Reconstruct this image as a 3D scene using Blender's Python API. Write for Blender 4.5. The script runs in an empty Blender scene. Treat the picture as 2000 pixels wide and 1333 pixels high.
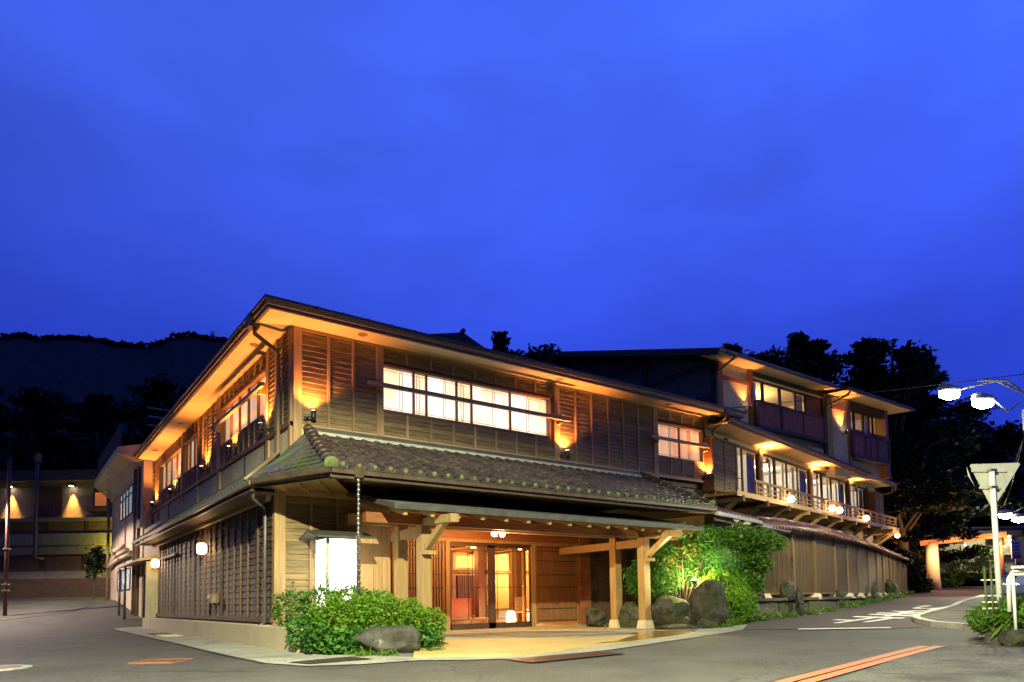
# Dusk view of a two-storey timber inn on a street corner.
# World axes follow the inn: X along its street front, Y along its left side, Z up (0 = camera height).
import bpy, bmesh, math, random
import numpy as np
from mathutils import Matrix, Vector, Euler
SC = bpy.context.scene
COL = SC.collection
R = math.radians
random.seed(7); np.random.seed(7)

# ------------------------------------------------------------------ camera
CX, CY = -4.5757, -13.6824
cam = bpy.data.cameras.new('camera'); cam.lens = 36*1345.04/2000; cam.sensor_width = 36
cam.shift_y = (1087.82-666.5)/2000; cam.clip_start = .1; cam.clip_end = 3000
camo = bpy.data.objects.new('camera', cam); COL.objects.link(camo)
def cam_axes():
    pit, rol, yaw = .0629780, -.01589116, .6326382
    fw = np.array([0, math.cos(pit), math.sin(pit)]); u = np.array([0, -math.sin(pit), math.cos(pit)]); r = np.array([1., 0, 0])
    r2 = r*math.cos(rol)+u*math.sin(rol); u2 = -r*math.sin(rol)+u*math.cos(rol)
    c, s = math.cos(yaw), math.sin(yaw); Mb = np.array([[c, s, 0], [-s, c, 0], [0, 0, 1.]])
    return Mb@r2, Mb@u2, Mb@fw
ar, au, af = cam_axes()
camo.matrix_world = Matrix(((ar[0], au[0], -af[0], CX), (ar[1], au[1], -af[1], CY), (ar[2], au[2], -af[2], 0), (0, 0, 0, 1)))
SC.camera = camo

# ------------------------------------------------------------------ world: deep blue dusk sky with thin cloud
W = bpy.data.worlds.new('World'); SC.world = W; W.use_nodes = True
nt = W.node_tree; nt.nodes.clear()
def wn(t, **k):
    n = nt.nodes.new(t)
    for a, b in k.items(): setattr(n, a, b)
    return n
tc = wn('ShaderNodeTexCoord'); sep = wn('ShaderNodeSeparateXYZ'); nt.links.new(tc.outputs['Generated'], sep.inputs[0])
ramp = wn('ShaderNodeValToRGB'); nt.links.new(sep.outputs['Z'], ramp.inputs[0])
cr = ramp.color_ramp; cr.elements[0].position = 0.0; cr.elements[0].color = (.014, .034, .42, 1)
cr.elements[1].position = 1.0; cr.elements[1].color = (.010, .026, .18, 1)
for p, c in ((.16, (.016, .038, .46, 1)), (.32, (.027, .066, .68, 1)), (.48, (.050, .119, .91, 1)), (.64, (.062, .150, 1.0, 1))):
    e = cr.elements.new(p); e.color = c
mp = wn('ShaderNodeMapping'); mp.inputs['Scale'].default_value = (1, 1, 2.4)
nt.links.new(tc.outputs['Generated'], mp.inputs[0])
noi = wn('ShaderNodeTexNoise'); noi.inputs['Scale'].default_value = 1.9; noi.inputs['Detail'].default_value = 4; noi.inputs['Roughness'].default_value = .5
nt.links.new(mp.outputs[0], noi.inputs['Vector'])
mr = wn('ShaderNodeMapRange'); mr.inputs[1].default_value = .32; mr.inputs[2].default_value = .70; mr.inputs[3].default_value = .76; mr.inputs[4].default_value = 1.20
nt.links.new(noi.outputs[0], mr.inputs[0])
# the after-glow side of the sky is a little brighter
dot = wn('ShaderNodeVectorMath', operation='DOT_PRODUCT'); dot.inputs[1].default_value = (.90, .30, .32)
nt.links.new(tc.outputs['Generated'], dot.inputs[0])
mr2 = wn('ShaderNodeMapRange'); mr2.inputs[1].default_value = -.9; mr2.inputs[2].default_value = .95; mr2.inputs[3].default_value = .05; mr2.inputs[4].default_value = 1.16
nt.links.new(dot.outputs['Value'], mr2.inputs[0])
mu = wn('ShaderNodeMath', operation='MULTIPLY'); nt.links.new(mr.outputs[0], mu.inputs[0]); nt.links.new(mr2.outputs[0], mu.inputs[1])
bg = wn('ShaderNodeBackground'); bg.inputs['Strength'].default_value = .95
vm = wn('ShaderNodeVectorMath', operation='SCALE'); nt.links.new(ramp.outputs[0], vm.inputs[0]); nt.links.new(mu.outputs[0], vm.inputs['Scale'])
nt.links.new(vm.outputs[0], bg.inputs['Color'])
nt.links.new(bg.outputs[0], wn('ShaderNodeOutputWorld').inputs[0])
# last trace of daylight: one very weak broad sun
sl = bpy.data.lights.new('sun', 'SUN'); sl.energy = .02; sl.angle = R(30); sl.color = (.6, .7, 1)
so = bpy.data.objects.new('sun', sl); COL.objects.link(so); so.rotation_euler = (R(60), 0, R(-60))
SC.view_settings.view_transform = 'Standard'; SC.view_settings.look = 'None'
SC.view_settings.exposure = 0; SC.view_settings.gamma = 1
SC.render.engine = 'CYCLES'; SC.cycles.use_denoising = True
SC.cycles.max_bounces = 6; SC.cycles.diffuse_bounces = 3; SC.cycles.glossy_bounces = 3; SC.cycles.transparent_max_bounces = 12
SC.cycles.caustics_reflective = False; SC.cycles.caustics_refractive = False
SC.cycles.sample_clamp_indirect = 6

# ------------------------------------------------------------------ materials
MATS = {}
def mk(name):
    m = bpy.data.materials.new(name); m.use_nodes = True; MATS[name] = m
    return m, m.node_tree, m.node_tree.nodes['Principled BSDF']
def nd(t, ty, **k):
    n = t.nodes.new(ty)
    for a, b in k.items(): setattr(n, a, b)
    return n
def surf(name, c1, c2, scale=(1, 1, 1), nscale=6., rough=.6, bump=.15, bdist=.01, rand=.25, detail=5, metal=0., lo=.35, hi=.65, c3=None, s3=1.2, lo3=.5, hi3=.62, rough3=None, spec=None, bscale=None):
    """two-tone noise surface in world space; c3 adds large patches (moss, lichen, wear) with their own shape"""
    m, t, b = mk(name)
    g = nd(t, 'ShaderNodeNewGeometry'); mp = nd(t, 'ShaderNodeMapping'); mp.inputs['Scale'].default_value = scale
    t.links.new(g.outputs['Position'], mp.inputs[0])
    n = nd(t, 'ShaderNodeTexNoise'); n.inputs['Scale'].default_value = nscale; n.inputs['Detail'].default_value = detail; n.inputs['Roughness'].default_value = .62
    t.links.new(mp.outputs[0], n.inputs['Vector'])
    r = nd(t, 'ShaderNodeMapRange'); r.inputs[1].default_value = lo; r.inputs[2].default_value = hi; t.links.new(n.outputs[0], r.inputs[0])
    mx = nd(t, 'ShaderNodeMix', data_type='RGBA'); mx.inputs[6].default_value = (*c1, 1); mx.inputs[7].default_value = (*c2, 1)
    t.links.new(r.outputs[0], mx.inputs[0]); out = mx.outputs[2]
    b.inputs['Roughness'].default_value = rough
    if c3:
        n3 = nd(t, 'ShaderNodeTexNoise'); n3.inputs['Scale'].default_value = s3; n3.inputs['Detail'].default_value = 6; n3.inputs['Roughness'].default_value = .6
        t.links.new(g.outputs['Position'], n3.inputs['Vector'])
        r3 = nd(t, 'ShaderNodeMapRange'); r3.inputs[1].default_value = lo3; r3.inputs[2].default_value = hi3; t.links.new(n3.outputs[0], r3.inputs[0])
        m3 = nd(t, 'ShaderNodeMix', data_type='RGBA'); m3.inputs[7].default_value = (*c3, 1)
        t.links.new(r3.outputs[0], m3.inputs[0]); t.links.new(out, m3.inputs[6]); out = m3.outputs[2]
        if rough3 is not None:
            rr = nd(t, 'ShaderNodeMapRange'); rr.inputs[3].default_value = rough; rr.inputs[4].default_value = rough3
            t.links.new(r3.outputs[0], rr.inputs[0]); t.links.new(rr.outputs[0], b.inputs['Roughness'])
    if rand:
        oi = nd(t, 'ShaderNodeObjectInfo'); rr = nd(t, 'ShaderNodeMapRange'); rr.inputs[3].default_value = 1-rand; rr.inputs[4].default_value = 1+rand
        t.links.new(oi.outputs['Random'], rr.inputs[0])
        vs = nd(t, 'ShaderNodeVectorMath', operation='SCALE'); t.links.new(out, vs.inputs[0]); t.links.new(rr.outputs[0], vs.inputs['Scale']); out = vs.outputs[0]
    t.links.new(out, b.inputs['Base Color'])
    b.inputs['Metallic'].default_value = metal
    if spec is not None: b.inputs['Specular IOR Level'].default_value = spec
    if bump:
        bn = n
        if bscale:
            bn = nd(t, 'ShaderNodeTexNoise'); bn.inputs['Scale'].default_value = bscale; bn.inputs['Detail'].default_value = 4
            t.links.new(g.outputs['Position'], bn.inputs['Vector'])
        bp = nd(t, 'ShaderNodeBump'); bp.inputs['Strength'].default_value = bump; bp.inputs['Distance'].default_value = bdist
        t.links.new(bn.outputs[0], bp.inputs['Height']); t.links.new(bp.outputs[0], b.inputs['Normal'])
    return m
def emit(name, col, strength, col2=None, scale=(1, 1, 1), ns=3.):
    m, t, b = mk(name); b.inputs['Base Color'].default_value = (*[min(.8, c) for c in col], 1)
    b.inputs['Emission Strength'].default_value = strength; b.inputs['Emission Color'].default_value = (*col, 1)
    if col2:
        g = nd(t, 'ShaderNodeNewGeometry'); mp = nd(t, 'ShaderNodeMapping'); mp.inputs['Scale'].default_value = scale
        t.links.new(g.outputs['Position'], mp.inputs[0])
        n = nd(t, 'ShaderNodeTexNoise'); n.inputs['Scale'].default_value = ns; n.inputs['Detail'].default_value = 2; t.links.new(mp.outputs[0], n.inputs['Vector'])
        r = nd(t, 'ShaderNodeMapRange'); r.inputs[1].default_value = .36; r.inputs[2].default_value = .64; t.links.new(n.outputs[0], r.inputs[0])
        mx = nd(t, 'ShaderNodeMix', data_type='RGBA'); mx.inputs[6].default_value = (*col, 1); mx.inputs[7].default_value = (*col2, 1)
        t.links.new(r.outputs[0], mx.inputs[0]); t.links.new(mx.outputs[2], b.inputs['Emission Color'])
    return m
def leafmat(name, c1, c2, tr=.35):
    m, t, b = mk(name); t.nodes.remove(b); o = t.nodes['Material Output']
    g = nd(t, 'ShaderNodeNewGeometry'); mx = nd(t, 'ShaderNodeMix', data_type='RGBA'); mx.inputs[6].default_value = (*c1, 1); mx.inputs[7].default_value = (*c2, 1)
    t.links.new(g.outputs['Random Per Island'], mx.inputs[0])
    d = nd(t, 'ShaderNodeBsdfPrincipled'); d.inputs['Roughness'].default_value = .5; d.inputs['Specular IOR Level'].default_value = .25
    tl = nd(t, 'ShaderNodeBsdfTranslucent'); ms = nd(t, 'ShaderNodeMixShader'); ms.inputs[0].default_value = tr
    t.links.new(mx.outputs[2], d.inputs['Base Color']); t.links.new(mx.outputs[2], tl.inputs[0])
    t.links.new(d.outputs[0], ms.inputs[1]); t.links.new(tl.outputs[0], ms.inputs[2]); t.links.new(ms.outputs[0], o.inputs[0])
    return m
def glassmat(name, tint=(1, 1, 1), ior=1.5):
    m, t, b = mk(name); t.nodes.remove(b); o = t.nodes['Material Output']
    lw = nd(t, 'ShaderNodeLayerWeight'); lw.inputs['Blend'].default_value = .5
    pw = nd(t, 'ShaderNodeMath', operation='POWER'); pw.inputs[1].default_value = 5; t.links.new(lw.outputs['Facing'], pw.inputs[0])
    f = nd(t, 'ShaderNodeMath', operation='MULTIPLY_ADD'); f.inputs[1].default_value = .6; f.inputs[2].default_value = .022*ior; t.links.new(pw.outputs[0], f.inputs[0])
    tr = nd(t, 'ShaderNodeBsdfTransparent'); tr.inputs[0].default_value = (*tint, 1)
    gl = nd(t, 'ShaderNodeBsdfGlossy'); gl.inputs['Roughness'].default_value = .02
    ms = nd(t, 'ShaderNodeMixShader'); t.links.new(f.outputs[0], ms.inputs[0]); t.links.new(tr.outputs[0], ms.inputs[1]); t.links.new(gl.outputs[0], ms.inputs[2])
    t.links.new(ms.outputs[0], o.inputs[0]); return m
HG = (.7, .7, 9); VG = (9, 9, .6)
surf('plank', (.105, .072, .030), (.24, .168, .078), HG, 3.2, .7, .3, .006, .24, 6)
surf('plank_brown', (.052, .030, .020), (.115, .068, .044), HG, 3.2, .65, .3, .006, .22, 6)
surf('post', (.27, .165, .075), (.40, .26, .125), VG, 3, .55, .2, .004, .12, 6)
surf('batten', (.22, .14, .07), (.34, .225, .12), VG, 3, .6, .2, .004, .18, 6)
surf('beam', (.30, .19, .085), (.43, .29, .14), HG, 3, .55, .2, .004, .12, 6)
surf('post_pale', (.29, .185, .078), (.42, .285, .13), VG, 2.6, .5, .2, .004, .10, 6)
surf('redwood', (.17, .062, .025), (.26, .105, .045), HG, 3, .5, .15, .003, .12, 6)
surf('lattice', (.20, .095, .038), (.30, .155, .068), VG, 3, .5, .15, .003, .12, 6)
surf('darkwood', (.035, .020, .014), (.07, .042, .028), VG, 3, .55, .2, .004, .15, 6)
surf('batten_brown', (.085, .055, .034), (.15, .098, .060), VG, 3, .6, .2, .004, .18, 6)
surf('fencepost', (.10, .064, .028), (.17, .112, .052), VG, 3, .6, .2, .004, .12, 6)
surf('fencewood', (.060, .034, .011), (.105, .063, .023), VG, 2.4, .6, .25, .004, .12, 6)
surf('soffit', (.62, .47, .29), (.70, .55, .35), (1, 1, 1), 2., .7, .05, .003, .03)
surf('plaster', (.42, .37, .27), (.52, .46, .34), (1, 1, 1), 5, .85, .25, .004, .05, c3=(.33, .29, .21), s3=.9, lo3=.5, hi3=.75)
surf('plaster_cream', (.48, .44, .27), (.58, .54, .36), (1, 1, 1), 5, .8, .2, .004, .05)
surf('plaster_pink', (.46, .36, .28), (.56, .45, .36), (1, 1, 1), 4, .8, .2, .004, .05, c3=(.34, .25, .2), s3=.7, lo3=.5, hi3=.75)
surf('plaster_dark', (.13, .12, .115), (.18, .17, .16), (1, 1, 1), 4, .8, .2, .004, .05)
surf('white_plaster', (.66, .65, .58), (.78, .77, .7), (1, 1, 1), 5, .8, .15, .004, .05)
surf('stake_green', (.06, .075, .015), (.09, .11, .025), (1, 1, 1), 8, .6, .1, .003, 0)
surf('tile', (.026, .020, .018), (.076, .056, .049), (1, 1, 1), 9, .38, .25, .004, .35, c3=(.046, .058, .018), s3=2.6, lo3=.53, hi3=.75, rough3=.85)
surf('tile_red', (.06, .028, .028), (.12, .058, .055), (1, 1, 1), 9, .35, .25, .004, .3, c3=(.06, .05, .03), s3=2., lo3=.55, hi3=.7)
surf('tile_blue', (.045, .05, .075), (.10, .105, .14), (1, 1, 1), 9, .35, .25, .004, .3, c3=(.06, .10, .025), s3=2.6, lo3=.44, hi3=.6, rough3=.85)
surf('tile_moss', (.060, .085, .028), (.12, .15, .065), (1, 1, 1), 12, .85, .4, .006, .2)
surf('mortar', (.36, .35, .29), (.46, .45, .38), (1, 1, 1), 8, .9, .2, .004, .1)
surf('roof_dark', (.03, .027, .026), (.055, .05, .048), (1, 1, 1), 6, .5, .1, .004, .1)
surf('roof_metal', (.050, .052, .048), (.085, .087, .080), (1, 1, 1), 5, .5, .1, .003, .08)
surf('gutter', (.050, .036, .026), (.085, .062, .045), (1, 1, 1), 6, .4, .05, .002, .08)
surf('pipe', (.16, .11, .07), (.22, .155, .10), (1, 1, 1), 5, .4, .05, .002, .08)
surf('pipe_dark', (.05, .05, .05), (.085, .08, .075), (1, 1, 1), 5, .35, .05, .002, .08)
surf('black_metal', (.018, .018, .018), (.03, .03, .03), (1, 1, 1), 5, .45, .05, .002, 0)
surf('steel', (.32, .31, .29), (.48, .46, .43), (1, 1, 1), 20, .3, .1, .002, .1, metal=.9)
surf('grey_metal', (.36, .37, .36), (.46, .47, .45), (1, 1, 1), 8, .5, .05, .002, .05)
surf('white_paint', (.70, .72, .72), (.80, .81, .80), (1, 1, 1), 9, .45, .05, .002, .04, c3=(.45, .42, .36), s3=5, lo3=.62, hi3=.75)
surf('concrete', (.26, .265, .22), (.38, .38, .32), (1, 1, 1), 14, .9, .5, .008, .06, c3=(.20, .20, .15), s3=1.1, lo3=.48, hi3=.7)
surf('kerbstone', (.48, .47, .42), (.62, .61, .56), (1, 1, 1), 12, .85, .4, .006, .1, c3=(.25, .24, .19), s3=2.4, lo3=.5, hi3=.66)
surf('platform', (.50, .42, .26), (.62, .53, .35), (1, 1, 1), 30, .85, .4, .004, .04, c3=(.42, .35, .22), s3=.8, lo3=.5, hi3=.75)
surf('foot_stone', (.55, .48, .33), (.68, .61, .45), (1, 1, 1), 10, .8, .2, .005, .08)
surf('stone', (.016, .016, .013), (.092, .088, .070), (1, 1, 1), 6.5, .85, 1., .14, .15, 12, c3=(.040, .052, .014), s3=1.6, lo3=.5, hi3=.64)
surf('stone_lichen', (.030, .029, .025), (.095, .092, .080), (1, 1, 1), 4.5, .8, 1., .07, .1, 9, c3=(.30, .30, .29), s3=2.6, lo3=.60, hi3=.68)
surf('wallstone', (.050, .049, .036), (.125, .12, .09), (1, 1, 2), 3.5, .9, .8, .03, .25, 8, c3=(.055, .07, .02), s3=1.7, lo3=.5, hi3=.64)
surf('asphalt', (.026, .026, .024), (.100, .099, .090), (1, 1, 1), 30, .82, .8, .01, 0, 8, c3=(.074, .072, .066), s3=.55, lo3=.42, hi3=.66, lo=.3, hi=.7, bscale=60)
surf('asphalt_worn', (.036, .037, .034), (.135, .135, .124), (1, 1, 1), 28, .85, .9, .012, 0, 8, c3=(.045, .045, .043), s3=1.5, lo3=.5, hi3=.62, lo=.3, hi=.7, bscale=60)
surf('pavement', (.075, .068, .060), (.125, .113, .10), (1, 1, 1), 40, .85, .6, .008, 0, 4, c3=(.06, .055, .048), s3=1.2, lo3=.45, hi3=.6)
surf('apron', (.38, .26, .075), (.68, .51, .20), (1, 1, 1), 95, .7, .5, .004, 0, 2, lo=.3, hi=.7, c3=(.42, .32, .13), s3=.8, lo3=.5, hi3=.7)
surf('apron_wet', (.18, .105, .028), (.34, .215, .065), (1, 1, 1), 95, .18, .3, .003, 0, 2, lo=.3, hi=.7)
surf('roadpaint', (.62, .62, .60), (.78, .78, .75), (1, 1, 1), 20, .7, .2, .002, 0, 4, c3=(.30, .30, .29), s3=7, lo3=.60, hi3=.72)
surf('orangepaint', (.36, .115, .045), (.47, .175, .078), (1, 1, 1), 20, .7, .2, .002, .06, 4, c3=(.38, .15, .08), s3=4, lo3=.58, hi3=.7)
surf('iron', (.050, .038, .032), (.10, .075, .060), (1, 1, 1), 14, .5, .4, .004, .1, metal=.4)
surf('rust_iron', (.10, .052, .040), (.16, .085, .065), (1, 1, 1), 12, .5, .3, .003, .12, metal=.3)
surf('soil', (.035, .028, .018), (.07, .055, .035), (1, 1, 1), 12, .95, .6, .02, 0, c3=(.035, .06, .012), s3=3, lo3=.48, hi3=.6)
surf('bark', (.045, .032, .022), (.095, .07, .05), (5, 5, 1), 4, .9, .7, .02, .1)
surf('pole_concrete', (.30, .27, .21), (.40, .36, .29), (1, 1, 1), 6, .8, .15, .004, 0)
surf('hill', (.0015, .002, .0025), (.003, .0035, .0045), (1, 1, 1), .35, .95, .5, .6, 0)
surf('lilac_sign', (.45, .45, .52), (.55, .55, .62), (1, 1, 1), 6, .5, 0, .002, 0)
surf('blue_print', (.05, .10, .38), (.07, .13, .45), (1, 1, 1), 6, .5, 0, .002, 0)
surf('red_print', (.30, .05, .06), (.36, .07, .08), (1, 1, 1), 6, .5, 0, .002, 0)
surf('sign_back', (.42, .42, .38), (.52, .52, .47), (1, 1, 1), 9, .5, .05, .002, .05)
surf('cabinet_red', (.42, .085, .015), (.55, .13, .025), (1, 1, 1), 7, .45, .1, .004, 0)
surf('room_wall', (.66, .52, .30), (.74, .60, .37), (1, 1, 1), 2, .8, 0, .002, 0)
surf('room_white', (.70, .68, .58), (.78, .76, .66), (1, 1, 1), 2, .8, 0, .002, 0)
surf('room_floor', (.32, .16, .06), (.42, .22, .09), HG, 3, .35, .05, .002, 0)
surf('red_pole', (.06, .014, .010), (.09, .022, .016), (1, 1, 1), 8, .5, .1, .003, 0)
surf('orange_steel', (.42, .15, .07), (.52, .21, .11), (1, 1, 1), 8, .5, .1, .003, 0)
surf('aluminium', (.33, .33, .36), (.42, .42, .45), (1, 1, 1), 8, .35, 0, .002, .05, metal=.6)
surf('blue_reflection', (.05, .05, .13), (.09, .09, .20), VG, 2, .7, .1, .004, .05)  # blue sky reflection of the wing windows, painted as a cloth colour
surf('curtain_cloth', (.55, .50, .44), (.68, .62, .55), VG, 2, .8, .1, .004, .05)
surf('car_paint', (.05, .06, .09), (.06, .07, .11), (1, 1, 1), 3, .2, 0, .002, 0, spec=.8)
emit('lamp_warm', (1, .58, .24), 22); emit('lamp_hot', (1, .72, .42), 60); emit('lamp_white', (1, .98, .80), 90)
emit('lamp_cool', (.92, .96, 1), 30)
emit('paper_white', (1, .97, .82), 5.5)
emit('shoji_bright', (1, .58, .28), 1.55, (1, .95, .84), (1.6, 1.6, 1.2), 1.0)
emit('shoji_warm', (.95, .40, .17), .75, (1, .64, .38), (3, 3, .4), 1.6)
emit('shoji_side', (1, .55, .27), .9, (1, .76, .48), (3, 2.2, .3), 1.2)
emit('window_blue', (.55, .68, .85), .55, (.75, .8, .8), (4, 4, 1), 1.2)
emit('window_orange', (.9, .20, .05), .34, (1, .28, .08), (1, 1, 1), 2)
emit('shade_yellow', (1, .62, .14), 1.5)
glassmat('glass'); glassmat('glass_tint', (.93, .95, .95), 1.7)
leafmat('leaf_azalea', (.075, .19, .014), (.20, .40, .030)); leafmat('leaf_hedge', (.05, .14, .020), (.13, .27, .05))
leafmat('leaf_ivy', (.035, .13, .022), (.10, .26, .045)); leafmat('leaf_lime', (.11, .22, .018), (.20, .34, .035))
leafmat('leaf_bamboo', (.035, .12, .018), (.085, .22, .035)); leafmat('leaf_maple', (.05, .14, .015), (.11, .24, .03))
leafmat('leaf_red', (.30, .06, .015), (.40, .14, .03)); leafmat('leaf_fine', (.055, .19, .035), (.09, .27, .06))
leafmat('leaf_grass', (.06, .15, .015), (.14, .26, .035)); leafmat('leaf_tree', (.008, .014, .006), (.020, .034, .012), .2)
leafmat('leaf_dark', (.003, .005, .004), (.008, .011, .007), .2)

def road_wear(name, crack=.5, blot=.35, cs=.33):
    """adds hairline cracks and broad worn blotches to a road surface"""
    m = MATS[name]; t = m.node_tree; b = t.nodes['Principled BSDF']; src = b.inputs['Base Color'].links[0].from_socket
    g = nd(t, 'ShaderNodeNewGeometry'); dn = nd(t, 'ShaderNodeTexNoise'); dn.inputs['Scale'].default_value = 1.6; dn.inputs['Detail'].default_value = 6
    t.links.new(g.outputs['Position'], dn.inputs['Vector'])
    ad = nd(t, 'ShaderNodeVectorMath', operation='MULTIPLY_ADD'); ad.inputs[1].default_value = (.9, .9, 0); t.links.new(dn.outputs['Color'], ad.inputs[0]); t.links.new(g.outputs['Position'], ad.inputs[2])
    vo = nd(t, 'ShaderNodeTexVoronoi', feature='DISTANCE_TO_EDGE'); vo.inputs['Scale'].default_value = cs; t.links.new(ad.outputs[0], vo.inputs['Vector'])
    mr = nd(t, 'ShaderNodeMapRange'); mr.inputs[1].default_value = 0; mr.inputs[2].default_value = .009; mr.inputs[3].default_value = 1-crack; mr.inputs[4].default_value = 1; t.links.new(vo.outputs['Distance'], mr.inputs[0])
    n2 = nd(t, 'ShaderNodeTexNoise'); n2.inputs['Scale'].default_value = .9; n2.inputs['Detail'].default_value = 8; n2.inputs['Roughness'].default_value = .7; t.links.new(g.outputs['Position'], n2.inputs['Vector'])
    r2 = nd(t, 'ShaderNodeMapRange'); r2.inputs[1].default_value = .3; r2.inputs[2].default_value = .7; r2.inputs[3].default_value = 1-blot; r2.inputs[4].default_value = 1+blot; t.links.new(n2.outputs[0], r2.inputs[0])
    mu = nd(t, 'ShaderNodeMath', operation='MULTIPLY'); t.links.new(mr.outputs[0], mu.inputs[0]); t.links.new(r2.outputs[0], mu.inputs[1])
    vs = nd(t, 'ShaderNodeVectorMath', operation='SCALE'); t.links.new(src, vs.inputs[0]); t.links.new(mu.outputs[0], vs.inputs['Scale']); t.links.new(vs.outputs[0], b.inputs['Base Color'])
road_wear('asphalt', .45, .30); road_wear('asphalt_worn', .6, .42, .5); road_wear('pavement', .5, .35, .8); road_wear('concrete', .4, .25, .4)
road_wear('apron', .2, .16, .2)

# ------------------------------------------------------------------ object helpers
WM = {}
def put(o, mtx, parent=None):
    COL.objects.link(o)
    if parent is not None:
        o.parent = parent; o.matrix_parent_inverse = WM[parent.as_pointer()].inverted()
    o.matrix_basis = mtx; WM[o.as_pointer()] = mtx
    return o
def tag(o, label=None, cat=None, group=None, kind=None):
    if label: o['label'] = label
    if cat: o['category'] = cat
    if group: o['group'] = group
    if kind: o['kind'] = kind
    return o
def thing(name, loc, label, cat, group=None):
    o = bpy.data.objects.new(name, None); o.empty_display_size = .2
    put(o, Matrix.Translation(loc)); return tag(o, label, cat, group)
def mesh(name, verts, faces, m, smooth=False):
    me = bpy.data.meshes.new(name); me.from_pydata([tuple(v) for v in verts], [], faces); me.update()
    me.materials.append(MATS[m])
    if smooth: me.polygons.foreach_set('use_smooth', [True]*len(me.polygons))
    return me
def obj(name, me, parent=None, mtx=None, kind=None):
    o = bpy.data.objects.new(name, me); put(o, mtx or Matrix(), parent)
    if kind: o['kind'] = kind
    return o
BV = [(x, y, z) for x in (-.5, .5) for y in (-.5, .5) for z in (-.5, .5)]
BF = [(0, 1, 3, 2), (4, 6, 7, 5), (0, 4, 5, 1), (2, 3, 7, 6), (0, 2, 6, 4), (1, 5, 7, 3)]
UB = {}
def ubox(m):
    if m not in UB: UB[m] = mesh('box_'+m, BV, BF, m)
    return UB[m]
def box(name, parent, m, x0, x1, y0, y1, z0, z1, kind=None):
    mt = Matrix.Translation(((x0+x1)/2, (y0+y1)/2, (z0+z1)/2)) @ Matrix.Diagonal((abs(x1-x0), abs(y1-y0), abs(z1-z0), 1))
    return obj(name, ubox(m), parent, mt, kind)
def frame3(p0, p1, up=(0, 0, 1)):
    p0, p1 = Vector(p0), Vector(p1); d = (p1-p0); L = d.length; x = d/L; u = Vector(up)
    if abs(x.dot(u)) > .99: u = Vector((0, 1, 0))
    y = u.cross(x).normalized(); z = x.cross(y)
    return (p0+p1)/2, L, Matrix(((x.x, y.x, z.x), (x.y, y.y, z.y), (x.z, y.z, z.z))).to_4x4()
def beam(name, parent, m, p0, p1, w, h, up=(0, 0, 1), kind=None):
    c, L, r = frame3(p0, p1, up)
    return obj(name, ubox(m), parent, Matrix.Translation(c) @ r @ Matrix.Diagonal((L, w, h, 1)), kind)
class Fr:
    """a facade plane: s along it, z up, d outwards"""
    def __init__(s, ox, oy, deg, side):
        a = R(deg); s.a = a; s.o = (ox, oy); s.e = (math.cos(a), math.sin(a)); s.n = (-math.sin(a)*side, math.cos(a)*side); s.side = side
    def pt(s, t, z, d=0.):
        return Vector((s.o[0]+s.e[0]*t+s.n[0]*d, s.o[1]+s.e[1]*t+s.n[1]*d, z))
    def box(s, name, parent, m, s0, s1, z0, z1, d0, d1, tilt=0., kind=None):
        mt = Matrix.Translation(s.pt((s0+s1)/2, (z0+z1)/2, (d0+d1)/2)) @ Euler((tilt*s.side, 0, s.a)).to_matrix().to_4x4() @ Matrix.Diagonal((abs(s1-s0), abs(d1-d0), abs(z1-z0), 1))
        return obj(name, ubox(m), parent, mt, kind)
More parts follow.
